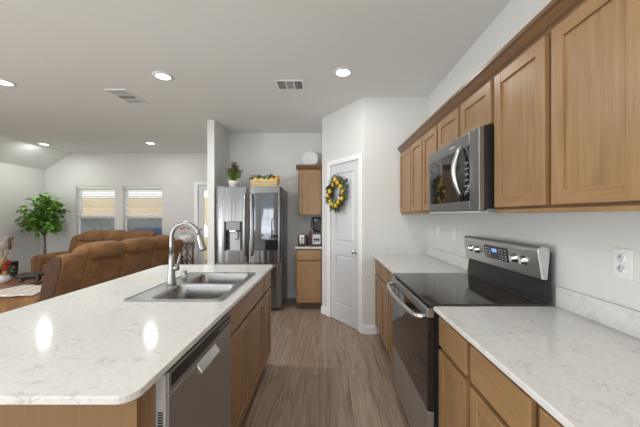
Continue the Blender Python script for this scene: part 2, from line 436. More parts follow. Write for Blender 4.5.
obj('door_knob', mb, d1)
mb = MB(M_chrome, A)
for z in (.2, 1.0, 1.85): mb.box(DU0+.004, DU0+.016, 0, .004, z-.04, z+.04, 0, .001)
obj('hinge', mb, d1)

# far windows
def window(i, h, label):
    x0, x1, z0, z1 = h
    w = thing('window_%d' % i, ((x0+x1)/2, YF+.1, z0), label, None, None, 'structure')
    mb = MB(M_trim); y0, y1 = YF+.075, YF+.125; f = .035; zm = 1.34
    mb.box(x0, x0+f, y0, y1, z0, z1); mb.box(x1-f, x1, y0, y1, z0, z1); mb.box(x0+f, x1-f, y0, y1, z0, z0+f); mb.box(x0+f, x1-f, y0, y1, z1-f, z1)
    mb.box(x0+f, x1-f, y0, y1, zm-.028, zm+.028)
    obj('window_frame', mb, w)
    mb = MB(M_pane); mb.box(x0+f, x1-f, y0+.02, y0+.026, zm+.028, z1-f); mb.box(x0+f, x1-f, y0+.02, y0+.026, z0+f, zm-.028); obj('pane', mb, w)
    mb = MB(M_screen); mb.box(x0+f, x1-f, y0+.036, y0+.039, z0+f, zm-.028); tag(obj('insect_screen', mb, w), 'dark insect screen over the lower sash')
    mb = MB(M_trim); mb.box(x0-.03, x1+.03, YF-.03, YF+.075, z0-.02, z0, 0, .004); obj('window_sill', mb, w)
window(1, WIN[0], 'left of the two far windows'); window(2, WIN[1], 'right of the two far windows')
for (x0, x1, z0, z1), lb in ((WIN[0], 'white horizontal blind half drawn in the left far window'), (WIN[1], 'white horizontal blind half drawn in the right far window')):
    b = thing('window_blind', ((x0+x1)/2, YF+.035, 1.37), lb, 'blind', 'blinds in the far windows')
    mb = MB(M_white); mb.box(x0+.006, x1-.006, YF+.012, YF+.058, z1-.045, z1, 0, .003); obj('headrail', mb, b)
    mb = MB(M_white)
    z = 1.44
    while z < z1-.06: mb.prism([(YF+.017, z+.009), (YF+.017, z+.012), (YF+.053, z-.004), (YF+.053, z-.007)], 'x', x0+.01, x1-.01); z += .05
    obj('slats', mb, b)
    mb = MB(M_white); mb.box(x0+.01, x1-.01, YF+.015, YF+.055, 1.385, 1.405, 0, .003); obj('bottom_rail', mb, b)
    for xx in (x0+.12, x1-.12): mb = MB(M_white); mb.tube([(xx, YF+.0135, 1.40), (xx, YF+.0135, z1-.04)], .0015, 6); obj('ladder_cord', mb, b)

# door in the far wall beside the stub
d2 = thing('door_2', (D2[0], YF, 0), 'white exterior door partly hidden by the narrow wall', None, None, 'structure')
mb = MB(M_trim, face_negY(YF)); x0, x1 = D2[0], D2[1]
mb.box(x0-.07, x0+.01, 0, .018, 0, D2[3]+.06, 0, .004); mb.box(x1-.01, x1+.07, 0, .018, 0, D2[3]+.06, 0, .004); mb.box(x0+.01, x1-.01, 0, .0175, D2[3]-.01, D2[3]+.06, 0, .004)
obj('door_frame', mb, d2)
mb = MB(M_door, face_negY(YF)); s_ = .13
mb.box(x0+.012, x0+s_, -.05, -.01, .01, D2[3]-.012); mb.box(x1-s_, x1-.012, -.05, -.01, .01, D2[3]-.012)
mb.box(x0+s_, x1-s_, -.05, -.01, .01, .25); mb.box(x0+s_, x1-s_, -.05, -.01, 1.92, D2[3]-.012)
obj('door_panel', mb, d2)
mb = MB(M_pane, face_negY(YF)); mb.box(x0+s_, x1-s_, -.035, -.03, .25, 1.92); obj('pane', mb, d2)
mb = MB(M_chrome, face_negY(YF)); mb.lathe([(0, 0), (.03, 0), (.03, .01), (.012, .014), (.012, .02), (0, .02)], (x0+.065, -.01, 1.06), 16, 0, 'y')
mb.lathe([(0, 0), (.03, 0), (.03, .01), (.012, .014), (.012, .04), (.026, .045), (.028, .06), (0, .068)], (x0+.065, -.01, .93), 16, 0, 'y')
obj('door_knob', mb, d2)

# windows behind the camera
for k, (x0, x1, z0, z1) in enumerate(BW):
    w = thing('window_%d' % (k+3), ((x0+x1)/2, YB, z0), 'white framed window behind the camera', None, None, 'structure')
    mb = MB(M_trim); y0, y1 = YB-.11, YB-.05; f = .05
    mb.box(x0, x0+f, y0, y1, z0, z1); mb.box(x1-f, x1, y0, y1, z0, z1); mb.box(x0+f, x1-f, y0, y1, z0, z0+f); mb.box(x0+f, x1-f, y0, y1, z1-f, z1)
    xm = (x0+x1)/2; mb.box(xm-.03, xm+.03, y0, y1, z0+f, z1-f)
    for q in (x0+f, xm+.03):
        for t in (1/3, 2/3):
            zz = z0+(z1-z0)*t; mb.box(q, q+(x1-x0)/2-f-.03, y0+.02, y1-.02, zz-.01, zz+.01)
    obj('window_frame', mb, w)
    mb = MB(M_pane); mb.box(x0+f, xm-.03, y0+.028, y0+.032, z0+f, z1-f); mb.box(xm+.03, x1-f, y0+.028, y0+.032, z0+f, z1-f); obj('pane', mb, w)

w = thing('window_6', (XL, -1.5, .1), 'unseen white framed window added in the left wall for fill light', None, None, 'structure')  # out-of-view window, added so its lamp can brighten the ceiling
mb = MB(M_trim); x0, x1 = XL-.11, XL-.05
for a, b, c_, d_ in ((-2.6, -2.54, .1, 2.1), (-.46, -.4, .1, 2.1), (-1.53, -1.47, .16, 2.04), (-2.54, -.46, .1, .16), (-2.54, -.46, 2.04, 2.1)): mb.box(x0, x1, a, b, c_, d_)
obj('window_frame', mb, w)
mb = MB(M_pane); mb.box(x0+.028, x0+.032, -2.54, -1.53, .16, 2.04); mb.box(x0+.028, x0+.032, -1.47, -.46, .16, 2.04); obj('pane', mb, w)

# outside the far windows
mb = MB(M_grass); mb.box(-16, 6, YF+.2, 22, -.25, -.15); tag(obj('lawn', mb), 'green lawn outside the far windows', 'lawn', None, 'structure')
mb = MB([M_fence]); x = -12.0
k = 0
while x < 4:
    mb.box(x, x+.138, 9.6, 9.62, -.15, 1.98+.004*((k*7) % 3)); x += .144; k += 1
for z in (.3, 1.0, 1.65): mb.box(-12, 4, 9.62, 9.66, z, z+.09)
mb2 = MB([mat('olive_painted_beam', (.42, .38, .07), .6)]); mb2.box(-7.5, -4.2, 8.0, 8.09, 2.08, 2.35, 0, .01)
for px in (-7.4, -4.35): mb2.box(px, px+.09, 8.0, 8.09, -.15, 2.08)
tag(obj('patio_beam', mb2), 'yellow-green beam outside above the far windows', 'beam')
mb2 = MB([mat('blue_plastic', (.06, .14, .45), .5)]); mb2.box(-5.75, -4.75, 8.5, 9.1, -.15, .97, 0, .03, 3); mb2.box(-5.78, -4.72, 8.47, 9.13, .971, 1.01, 0, .012, 3)
tag(obj('storage_box', mb2), 'blue box outside the right far window', 'box')
tag(obj('wooden_fence', mb), 'pale board fence outside the far windows', 'fence')

# ------------------------------------------------------------------ recessed ceiling lights
LP = [(-1.61, 2.79, 'round recessed ceiling light between the two ceiling vents', 15),
      (.153, 2.716, 'round recessed ceiling light nearest the upper cabinets, in front of the pantry', 5.5),
      (-3.32, 2.92, 'round recessed ceiling light cut by the left photo edge', 11),
      (-5.42, 5.45, 'round recessed ceiling light nearest the tree and the sloped ceiling', 8),
      (-3.33, 5.37, 'round recessed ceiling light in front of the right far window', 6)]
def lamp_at(x, y, lb, p):
    t = thing('recessed_light', (x, y, Hc), lb, 'ceiling light', 'recessed ceiling lights')
    mb = MB(M_white); mb.lathe([(.060, 0), (.092, 0), (.092, -.004), (.078, -.010), (.066, -.010), (.066, -.003), (.060, -.003)], (x, y, Hc), 32); obj('trim_ring', mb, t)
    mb = MB(M_lamp); mb.lathe([(0, -.0035), (.066, -.0035), (.066, -.007), (0, -.007)], (x, y, Hc), 32); obj('diffuser', mb, t)
    a = area('lamp', (0, 0, -.013), (0, 0, 0), .13, .13, p, (1, .995, .98), 'DISK'); a.parent = t
for a in LP: lamp_at(*a)
# the same ceiling lights carry on behind the camera, out of the frame
for k, (x, y) in enumerate(((-1.61, .1), (.153, .1), (-3.32, .1), (-1.61, -2.2), (-3.32, -2.2))):
    lamp_at(x, y, 'round recessed ceiling light behind the camera', 9)

# ceiling vents
def vent(x0, x1, y0, y1, along, lb):
    t = thing('ceiling_vent', ((x0+x1)/2, (y0+y1)/2, Hc), lb, 'vent', 'ceiling vents')
    f = .022; z0 = Hc-.008
    mb = MB(M_hole); mb.box(x0+.01, x1-.01, y0+.01, y1-.01, Hc-.003, Hc-.0005); obj('duct_opening', mb, t)
    mb = MB(M_trim); mb.box(x0, x0+f, y0, y1, z0, Hc, 0, .002); mb.box(x1-f, x1, y0, y1, z0, Hc, 0, .002); mb.box(x0+f, x1-f, y0, y0+f, z0, Hc, 0, .002); mb.box(x0+f, x1-f, y1-f, y1, z0, Hc, 0, .002)
    L0, L1 = (y0+f, y1-f) if along == 'y' else (x0+f, x1-f)
    for q in (1/3, 2/3):
        c = L0+(L1-L0)*q
        if along == 'y': mb.box(x0+f, x1-f, c-.007, c+.007, z0, Hc)
        else: mb.box(c-.007, c+.007, y0+f, y1-f, z0, Hc)
    obj('frame', mb, t)
    for k in range(3):
        c0 = L0+(L1-L0)*k/3+.007; c1 = L0+(L1-L0)*(k+1)/3-.007
        mb = MB(M_lgrey); n = 7
        for i in range(n):
            if k == 1:
                if along == 'y':
                    q = x0+f+(x1-x0-2*f)*(i+.5)/n; mb.add([(q-.006, c0, z0), (q-.005, c0, z0), (q+.007, c0, Hc-.003), (q+.006, c0, Hc-.003), (q-.006, c1, z0), (q-.005, c1, z0), (q+.007, c1, Hc-.003), (q+.006, c1, Hc-.003)], [(0, 1, 2, 3), (4, 5, 6, 7), (0, 1, 5, 4), (1, 2, 6, 5), (2, 3, 7, 6), (3, 0, 4, 7)])
                else:
                    q = y0+f+(y1-y0-2*f)*(i+.5)/n; mb.box(c0, c1, q-.0035, q+.0035, z0, Hc-.003)
            else:
                q = c0+(c1-c0)*(i+.5)/n
                if along == 'y': mb.box(x0+f, x1-f, q-.0025, q+.0025, z0, Hc-.003)
                else: mb.box(q-.0025, q+.0025, y0+f, y1-f, z0, Hc-.003)
        obj('louvre', mb, t)
vent(-2.42, -2.18, 3.08, 3.48, 'y', 'white ceiling vent over the island, left of the refrigerator')
vent(-.53, -.24, 2.87, 3.09, 'x', 'white ceiling vent nearest the pantry wall')

# ------------------------------------------------------------------ right run: base cabinets, worktops
CZ = .914; ST = .022; XE = .535
def base_cab(y0, y1, cols, label, fx=.575, group='base cabinets on the right'):
    t = thing('base_cabinet', ((fx+XR)/2, (y0+y1)/2, 0), label, 'cabinet', group)
    mb = MB([M_frame, M_frameh_shade]); z1 = CZ-ST
    mb.box(fx+.02, XR-.002, y0+.001, y1-.001, .1, z1-.001)
    w = (y1-y0)
    for a, b in [(y0, y0+.018), (y1-.018, y1)]: mb.box(fx, fx+.02, a+.001, b-.001, .1, z1-.001)
    ys = [y0]+[y0+w*k/cols for k in range(1, cols)]+[y1]
    for c in ys[1:-1]: mb.box(fx, fx+.02, c-.018, c+.018, .1, z1-.001)
    mb.box(fx, fx+.0195, y0+.018, y1-.018, .1, .13, 1); mb.box(fx, fx+.0195, y0+.018, y1-.018, z1-.03, z1-.001, 1); mb.box(fx, fx+.0195, y0+.018, y1-.018, .70, .735, 1)
    obj('carcass', mb, t)
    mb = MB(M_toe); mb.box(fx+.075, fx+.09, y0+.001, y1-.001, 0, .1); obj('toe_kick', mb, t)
    X = face_negX(fx-.0005)
    for k in range(cols):
        a, b = ys[k]+.016, ys[k+1]-.016
        slabfront('drawer', X, a, b, .728, .868, t)
        shaker('door', X, a, b, .115, .706, t)
    return t
base_cab(2.93, 3.288, 1, 'narrow wooden base cabinet right beside the pantry corner')
base_cab(2.215, 2.93, 2, 'wooden two-door base cabinet just beyond the steel range')
base_cab(1.12, 1.43, 1, 'wooden base cabinet touching the near side of the range')
base_cab(.76, 1.12, 1, 'wooden base cabinet second from the range on its near side')
base_cab(.30, .76, 1, 'wooden base cabinet at the bottom edge of the photo')
base_cab(-.40, .30, 2, 'wooden base cabinet beyond the bottom edge of the photo')
def worktop(name, y0, y1, lb, end=False):
    t = thing(name, ((XE+XR)/2, (y0+y1)/2, CZ-ST), lb, 'worktop')
    mb = MB(M_quartz); mb.box(XE, XR-.001, y0, y1, CZ-ST+.0005, CZ, 0, .003); obj('slab', mb, t)
    mb = MB(M_quartz); mb.box(XR-.021, XR-.001, y0, y1 if not end else y1-.021, CZ+.0005, CZ+.1, 0, .002); 
    if end: mb.box(XE+.02, XR-.001, y1-.020, y1-.001, CZ+.0005, CZ+.1, 0, .002)
    obj('backsplash', mb, t)
worktop('worktop', 2.215, 3.289, 'white quartz worktop between the range and the end wall', True)
worktop('worktop', -.40, 1.43, 'long white quartz worktop nearest the camera, below the outlet')

# ------------------------------------------------------------------ upper cabinets
def crown_prof(x0):  # (x, z) on the right wall, room to the left
    return [(x0+.02, 2.070), (x0-.003, 2.070), (x0-.008, 2.085), (x0-.018, 2.095), (x0-.034, 2.125), (x0-.045, 2.132), (x0-.045, 2.150), (x0+.02, 2.150)]
def upper_cab(y0, y1, cols, z0, label, rail=True, group='upper cabinets over the right counter'):
    fx = .860
    t = thing('upper_cabinet', ((fx+XR)/2, (y0+y1)/2, z0), label, 'cabinet', group)
    mb = MB([M_frame, M_frameh_shade]); mb.box(fx+.02, XR-.002, y0+.001, y1-.001, z0, 2.10)
    w = y1-y0; ys = [y0+w*k/cols for k in range(cols+1)]
    for k, c in enumerate(ys):
        a, b = (c+.001, c+.02) if k == 0 else ((c-.02, c-.001) if k == cols else (c-.018, c+.018))
        mb.box(fx, fx+.0198, a, b, z0, 2.10)
    mb.box(fx, fx+.0196, y0+.02, y1-.02, z0, z0+.03, 1); mb.box(fx, fx+.0196, y0+.02, y1-.02, 2.045, 2.10, 1)
    obj('carcass', mb, t)
    X = face_negX(fx-.0005)
    for k in range(cols): shaker('door', X, ys[k]+.016, ys[k+1]-.016, z0+.010, 2.064, t)
    mb = MB(M_frameh_shade); mb.prism(crown_prof(fx), 'y', y0, y1); obj('crown_moulding', mb, t)
    if rail:
        mb = MB(M_wh); mb.box(fx-.004, fx+.014, y0+.001, y1-.001, z0-.018, z0-.0005, 0, .002); obj('light_rail', mb, t)
upper_cab(2.862, 3.287, 1, 1.40, 'narrow single-door wooden upper cabinet at the far end of the row, against the end wall')
upper_cab(2.17, 2.862, 2, 1.40, 'two-door wooden upper cabinet just beyond the microwave')
upper_cab(1.445, 2.17, 2, 1.835, 'short two-door wooden upper cabinet above the microwave', False)
upper_cab(1.082, 1.445, 1, 1.40, 'tall single-door wooden upper cabinet on the near side of the microwave')
upper_cab(.385, 1.082, 2, 1.40, 'wooden upper cabinet nearest the camera at the right edge')
upper_cab(-.35, .385, 2, 1.40, 'wooden upper cabinet beyond the right edge of the photo')

# ------------------------------------------------------------------ range
RY0, RY1 = 1.436, 2.209
r = thing('range', ((.5+XR)/2, (RY0+RY1)/2, 0), 'stainless steel electric range with black glass cooktop', 'stove')
mb = MB([M_black, M_steeld]); mb.box(.545, 1.12, RY0, RY1, .06, .905); mb.box(.60, .66, RY0+.01, RY1-.01, .0, .06); mb.box(1.0, 1.08, RY0+.01, RY1-.01, 0, .06); obj('body', mb, r)
mb = MB([M_cook, M_hole]); mb.box(.515, 1.085, RY0-.004, RY1+.004, .9145, .924, 0, .004, 3); obj('cooktop', mb, r)
mb = MB([M_black]); mb.box(.522, 1.09, RY0+.001, RY1-.001, .905, .9142); obj('cooktop_rim', mb, r)
mb = MB([M_glassblack, M_steel]); mb.box(.508, .545, RY0+.004, RY1-.004, .380, .848, 0, .004); mb.box(.506, .545, RY0+.004, RY1-.004, .850, .900, 1, .004)
od = obj('oven_door', mb, r)
mb = MB(M_bar)
hp = [(.508, RY0+.03, .852), (.485, RY0+.032, .850), (.466, RY0+.05, .846)]+[(.462-.022*math.sin(PI*k/12), RY0+.07+(RY1-RY0-.14)*k/12, .842) for k in range(13)]+[(.466, RY1-.05, .846), (.485, RY1-.032, .850), (.508, RY1-.03, .852)]
mb.tube(hp, [.013]*2+[.014]*15+[.013]*2, 14); h_ = obj('handle', mb, od)
mb = MB(M_dw); mb.box(.510, .545, RY0+.004, RY1-.004, .07, .374, 0, .006); obj('drawer', mb, r)
# back panel
mb = MB([M_black]); mb.prism([(1.088, .925), (1.135, .925), (1.135, 1.18), (1.10, 1.18), (1.10, 1.03)], 'y', RY0+.002, RY1-.002); obj('backguard', mb, r)
mb = MB([M_panel]); mb.prism([(1.082, 1.045), (1.112, 1.045), (1.125, 1.195), (1.112, 1.212), (1.080, 1.216), (1.066, 1.205), (1.060, 1.19)], 'y', RY0-.004, RY1+.004, 0, .004); cp = obj('control_panel', mb, r)
def fpan(y, z): return 1.082+(z-1.045)*(1.060-1.082)/(1.19-1.045)
tl = math.atan2(1.082-1.060, .145)
def on_panel(zc, d): return Matrix.Translation((fpan(0, zc)-d, 0, zc)) @ Matrix.Rotation(-tl*-1, 4, 'Y')
Pm = Matrix.Translation((fpan(0, 1.13), 0, 1.13)) @ Matrix.Rotation(-tl, 4, 'Y')
mb = MB([M_glassblack], Pm); mb.box(-.003, .004, 1.675, 1.925, -.038, .045, 0, .001); ds = obj('display', mb, cp)
mb = MB([M_blueled], Pm); mb.box(-.0042, -.0028, 1.785, 1.835, .008, .030)
obj('blue_readout', mb, ds)
for yy in (1.70, 1.73, 1.755, 1.86, 1.885, 1.905):
    for zz in (-.025, -.008, .010, .028): mb = MB([M_lgrey], Pm); mb.box(-.0042, -.0028, yy-.005, yy+.005, zz-.003, zz+.003); obj('touch_key', mb, ds)
for yy in (2.095, 2.015, 1.615, 1.535):
    mb = MB([M_chrome, M_lgrey], Pm)
    mb.lathe([(.0, 0), (.026, 0), (.026, -.004), (.021, -.006), (.019, -.026), (.0, -.027)], (-.001, yy, 0), 20, 0, 'x')
    mb.box(-.034, -.022, yy-.004, yy+.004, -.018, .018, 1, .001)
    obj('knob', mb, cp)

# ------------------------------------------------------------------ microwave
MY0, MY1 = 1.45, 2.165; mx = .775
m_ = thing('microwave', (1.0, (MY0+MY1)/2, 1.39), 'stainless steel over-the-range microwave under short cabinets', 'microwave')
mb = MB([M_black, M_grey]); mb.box(mx+.03, XR-.003, MY0+.002, MY1-.002, 1.405, 1.833); mb.box(mx+.05, XR-.05, MY0+.02, MY1-.02, 1.392, 1.405, 1); obj('body', mb, m_)
X = face_negX(mx)
mb = MB([M_steeld, M_glassblack], X)
dz0, dz1 = 1.395, 1.828
yA, yB = MY0+.10, MY1-.02
mb.box(MY0, yA, -.03, 0, dz0, dz1, 0, .004); mb.box(yA+.001, MY1, -.03, 0, dz1-.075, dz1, 0, .004); mb.box(yA+.001, MY1, -.03, 0, dz0, dz0+.055, 0, .004); mb.box(yB, MY1, -.03, 0, dz0+.055, dz1-.075, 0)
md = obj('door', mb, m_)
mb = MB([M_glassblack], X); mb.box(yA+.0, yB, -.028, -.003, dz0+.055, dz1-.075); obj('window', mb, md)
for i in range(6):
    for j in range(2): mb = MB([M_lgrey], X); mb.box(yA+.018+j*.022, yA+.030+j*.022, -.0035, -.0022, 1.50+i*.032, 1.506+i*.032); obj('control_key', mb, md)
mb = MB([M_bar], X)
yh = yA+.10; n = 14
mb.tube([(yh-.01, -.002, 1.49)]+[(yh-.012-.0*k, .010+.034*math.sin(PI*k/n), 1.49+.27*k/n) for k in range(n+1)]+[(yh-.01, -.002, 1.76)], [.010]+[.010+.006*math.sin(PI*k/n) for k in range(n+1)]+[.010], 12)
obj('handle', mb, md)
mb = MB([M_lgrey], X); mb.box(1.72, 1.80, -.001, .0012, dz1-.045, dz1-.036, 0); obj('badge', mb, md)
mb = MB([M_lgrey]); mb.box(mx+.002, mx+.06, MY0+.02, MY1-.02, 1.385, 1.3935, 0, .002); obj('vent_grille', mb, m_)

# ------------------------------------------------------------------ outlet & switches on the right wall
def plate(y, z, lb, kind):
    t = thing('wall_outlet' if kind == 'o' else 'light_switch', (XR, y, z), lb, 'outlet' if kind == 'o' else 'switch')
    X = face_negX(XR)
    mb = MB(M_white, X); mb.box(y-.037, y+.037, .0005, .006, z-.060, z+.060, 0, .002); obj('cover_plate', mb, t)
    if kind == 'o':
        for dz in (-.022, .022):
            mb = MB([M_white, M_hole], X); mb.lathe([(0, .005), (.017, .005), (.017, .0085), (0, .0085)], (y, 0, z+dz), 20, 0, 'y')
            for dy in (-.006, .006): mb.box(y+dy-.0012, y+dy+.0012, .008, .009, z+dz, z+dz+.008, 1)
            mb.box(y-.002, y+.002, .008, .009, z+dz-.010, z+dz-.006, 1)
            obj('socket', mb, t)
    else:
        mb = MB([M_white], X); mb.box(y-.016, y+.016, .005, .009, z-.033, z+.033, 0, .001); obj('rocker', mb, t)
plate(1.122, 1.18, 'white double wall outlet above the near right worktop', 'o')
plate(2.61, 1.20, 'white wall switch left of the range control panel, farther from the corner', 's')
plate(2.99, 1.20, 'white wall switch nearest the end wall above the far worktop', 's')

# ------------------------------------------------------------------ island
IX1, IX0, IY0, IY1 = -.490, -1.52, .715, 2.64
FX = -.535
it = thing('island_worktop', ((IX0+IX1)/2, (IY0+IY1)/2, CZ-ST), 'large white quartz island worktop with a sink cut into it', 'worktop')
SX0, SX1, SY0, SY1 = -1.085, -.555, 1.50, 2.24     # sink rim
def rounded(x0, x1, y0, y1, r, n=6):
    p = []
    for cx, cy, a in ((x1-r, y1-r, 0), (x0+r, y1-r, 90), (x0+r, y0+r, 180), (x1-r, y0+r, 270)):
        for k in range(n+1): t = math.radians(a+90*k/n); p.append((cx+r*math.cos(t), cy+r*math.sin(t)))
    return p
def slab_with_hole(mb, outer, hole, z0, z1, mi=0):
    """outer and hole are polygons with equal counts, joined ring to ring"""
    n = len(outer); b = []
    for z in (z0, z1): b += [(x, y, z) for x, y in outer]; b += [(x, y, z) for x, y in hole]
    f = []
    for i in range(n):
        j = (i+1) % n
        f.append((i, j, n+j, n+i)); f.append((2*n+i, 3*n+i, 3*n+j, 2*n+j))
        f.append((i, 2*n+i, 2*n+j, j)); f.append((n+i, n+j, 3*n+j, 3*n+i))
    mb.add(b, f, mi)
mb = MB(M_quartz)
slab_with_hole(mb, rounded(IX0, IX1, IY0, IY1, .045), rounded(SX0+.02, SX1-.02, SY0+.02, SY1-.02, .03), CZ-ST+.0005, CZ)
o = obj('slab', mb, it); bv = o.modifiers.new('bevel', 'BEVEL'); bv.width = .003; bv.segments = 2; bv.limit_method = 'ANGLE'; bv.angle_limit = math.radians(50)

def island_cab(y0, y1, cols, label, body=True):
    fx = FX
    t = thing('island_cabinet', (fx-.3, (y0+y1)/2, 0), label, 'cabinet', 'cabinets in the island')
    z1 = CZ-ST
    mb = MB([M_frame, M_frameh_shade])
    mb.box(fx-.60, fx-.585, y0+.001, y1-.001, .1, z1-.001); mb.box(fx-.585, fx-.02, y0+.001, y0+.016, .1, z1-.001); mb.box(fx-.585, fx-.02, y1-.016, y1-.001, .1, z1-.001); mb.box(fx-.585, fx-.02, y0+.016, y1-.016, .1, .116, 1)
    w = y1-y0; ys = [y0+w*k/cols for k in range(cols+1)]
    for k, c in enumerate(ys):
        a, b = (c+.001, c+.02) if k == 0 else ((c-.02, c-.001) if k == cols else (c-.018, c+.018))
        mb.box(fx-.0198, fx, a, b, .1, z1-.001)
    for a, b in ((.1, .13), (z1-.03, z1-.001), (.70, .735)): mb.box(fx-.0196, fx, y0+.02, y1-.02, a, b, 1)
    obj('carcass', mb, t)
    mb = MB(M_toe); mb.box(fx-.09, fx-.075, y0+.001, y1-.001, 0, .1); obj('toe_kick', mb, t)
    X = face_posX(fx+.0005)
    slabfront('drawer_front', X, y0+.014, y1-.014, .728, .868, t)
    for k in range(cols): shaker('door', X, ys[k]+(.014 if k == 0 else .005), ys[k+1]-(.014 if k == cols-1 else .005), .115, .706, t)
island_cab(1.485, 2.325, 2, 'wide two-door sink cabinet in the island')
island_cab(2.325, 2.625, 1, 'narrow one-door cabinet at the far end of the island')
# end panel and back panels of the island
ip = thing('island_end_panel', (-.9, .82, 0), 'plain wooden end panel of the island facing the camera', 'panel')
mb = MB(M_oak); mb.box(-1.20, FX, .800, .822, 0, CZ-ST-.001, 0, .001); obj('panel', mb, ip)
mb = MB(M_wv); mb.box(FX-.6, FX-.001, .822, .888, .0, CZ-ST-.001); obj('side_filler', mb, ip)
mb = MB(M_oak); mb.box(-1.20, -1.18, .823, 2.625, 0, CZ-ST-.001, 0, .001); tag(obj('island_back_panel', mb), 'plain wooden panel under the sofa side of the island', 'panel')

# dishwasher
dw = thing('dishwasher', (-.8, 1.185, 0), 'stainless steel dishwasher built into the island', 'dishwasher')
DY0, DY1 = .892, 1.480
mb = MB([M_black]); mb.box(FX-.58, FX-.006, DY0+.004, DY1-.004, .05, .862); mb.box(FX-.5, FX-.08, DY0+.03, DY1-.03, 0, .05); obj('tub', mb, dw)
mb = MB([M_lgrey, M_hole]); mb.box(FX-.005, FX+.028, DY0, DY0+.006, .76, .868, 0, .001); mb.box(FX-.005, FX+.028, DY0+.001, DY0+.006, .12, .759, 0)
for k in range(12): mb.box(FX+.004, FX+.020, DY0-.0006, DY0+.003, .66+k*.008, .664+k*.008, 1)
obj('side_trim', mb, dw)
X = face_posX(FX)
mb = MB([M_dw], X)
mb.box(DY0+.006, DY1, .004, .036, .12, .80, 0, .003)
mb.box(DY0+.006, DY1, .004, .036, .801, .872, 0, .003)
dd_ = obj('door', mb, dw)
mb = MB([M_black, M_lgrey], X); mb.box(DY0+.020, DY1-.012, .034, .0375, .822, .864)
obj('control_strip', mb, dd_)
mb = MB([M_lgrey], X)
for k in range(6): mb.box(1.32+k*.022, 1.330+k*.022, .037, .0382, .836, .842)
obj('buttons', mb, dd_)
mb = MB([M_bar], X); mb.prism([(.036, .800), (.060, .768), (.058, .760), (.036, .757)], 'x', 1.09, 1.27, 0, .004, seg=3); tag(obj('pocket_handle', mb, dd_), 'bright steel pocket handle')
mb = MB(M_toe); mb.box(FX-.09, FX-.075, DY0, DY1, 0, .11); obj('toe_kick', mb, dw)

# ------------------------------------------------------------------ sink
sk = thing('kitchen_sink', ((SX0+SX1)/2, (SY0+SY1)/2, CZ), 'stainless steel double-bowl drop-in sink in the island', 'sink')
B1 = (-.965, -.590, 1.535, 1.855); B2 = (-.965, -.590, 1.885, 2.205)
mb = MB(M_sink)
zr = CZ+.006
def frame_box(x0, x1, y0, y1, z0, z1): mb.box(x0, x1, y0, y1, z0, z1, 0)
# rim deck with rounded outer corners around two rounded openings
ym = (B1[3]+B2[2])/2
def deck_half(y0, y1, B, near):
    def outer():
        r = .03; n = 6; p = []
        for cx, cy, a, rr in ((SX1, y1, 0, r if not near else .0008), (SX0, y1, 90, r if not near else .0008), (SX0, y0, 180, r if near else .0008), (SX1, y0, 270, r if near else .0008)):
            sx = -1 if a in (0, 270) else 1; sy = -1 if a in (0, 90) else 1
            for k in range(n+1): t = math.radians(a+90*k/n); p.append((cx+sx*rr+rr*math.cos(t), cy+sy*rr+rr*math.sin(t)))
        return p
    slab_with_hole(mb, outer(), rounded(B[0], B[1], B[2], B[3], .045), CZ+.0008, zr)
deck_half(SY0, ym, B1, True); deck_half(ym, SY1, B2, False)
# raised outer lip
slab_with_hole(mb, rounded(SX0-.001, SX1+.001, SY0-.001, SY1+.001, .03), rounded(SX0+.008, SX1-.008, SY0+.008, SY1-.008, .026), CZ+.0006, zr+.003)
rd = obj('rim', mb, sk)
for B in (B1, B2):
    mb = MB([M_sink]); n = 28; rings = []
    for (ins, z) in ((0, zr), (.004, zr-.01), (.010, zr-.08), (.018, zr-.165), (.045, zr-.19)):
        rings.append([(x, y, z) for x, y in rounded(B[0]+ins, B[1]-ins, B[2]+ins, B[3]-ins, .045+ins*.5)])
    cx, cy = (B[0]+B[1])/2, (B[2]+B[3])/2
    rings.append([(cx+.042*math.cos(2*PI*(k+.0)/28), cy+.042*math.sin(2*PI*(k)/28), zr-.195) for k in range(28)])
    v = [p for r_ in rings for p in r_]; f = []
    for i in range(len(rings)-1):
        for k in range(28): f.append((i*28+k, i*28+(k+1) % 28, (i+1)*28+(k+1) % 28, (i+1)*28+k))
    f.append(tuple(range((len(rings)-1)*28, len(rings)*28)))
    b = [mb.bm.verts.new(p) for p in v]
    for q in f:
        nf = mb.bm.faces.new([b[i] for i in q]); nf.smooth = True
    bo = obj('bowl', mb, sk)
    mb = MB([M_hole, M_chrome]); mb.lathe([(0, zr-.194), (.03, zr-.194), (.03, zr-.1925), (0, zr-.1925)], (cx, cy, 0), 20); mb.lathe([(.03, zr-.194), (.041, zr-.194), (.041, zr-.191), (.03, zr-.191)], (cx, cy, 0), 24, 1); obj('drain', mb, bo)

# faucet
fx_, fy_ = -1.022, 1.87; zb = zr+.0005
fa = thing('kitchen_faucet', (fx_, fy_, zb), 'tall brushed nickel gooseneck faucet behind the sink bowls', 'faucet')
mb = MB(M_faucet); mb.lathe([(0, 0), (.030, 0), (.030, .006), (.026, .012), (.0245, .03), (.020, .10), (.0165, .16), (.0155, .2), (0, .2)], (fx_, fy_, zb), 24); obj('body', mb, fa)
mb = MB(M_faucet)
R_ = .092; zt = zb+.305
pts = [(fx_, fy_, zb+.19), (fx_, fy_, zb+.25)]+[(fx_+R_-R_*math.cos(PI*k/16*.93), fy_-.010*k/16, zt+R_*math.sin(PI*k/16*.93)) for k in range(17)]
mb.tube(pts, [.0135]*len(pts), 14); obj('spout', mb, fa)
e = Vector(pts[-1]); d = (Vector(pts[-1])-Vector(pts[-2])).normalized()
mb = MB([M_faucet, M_black]); mb.tube([e-d*.004, e+d*.01, e+d*.03, e+d*.075, e+d*.10, e+d*.108], [.0145, .0165, .0175, .021, .0245, .022], 16); mb.tube([e+d*.108, e+d*.111], [.018, .018], 16, 1)
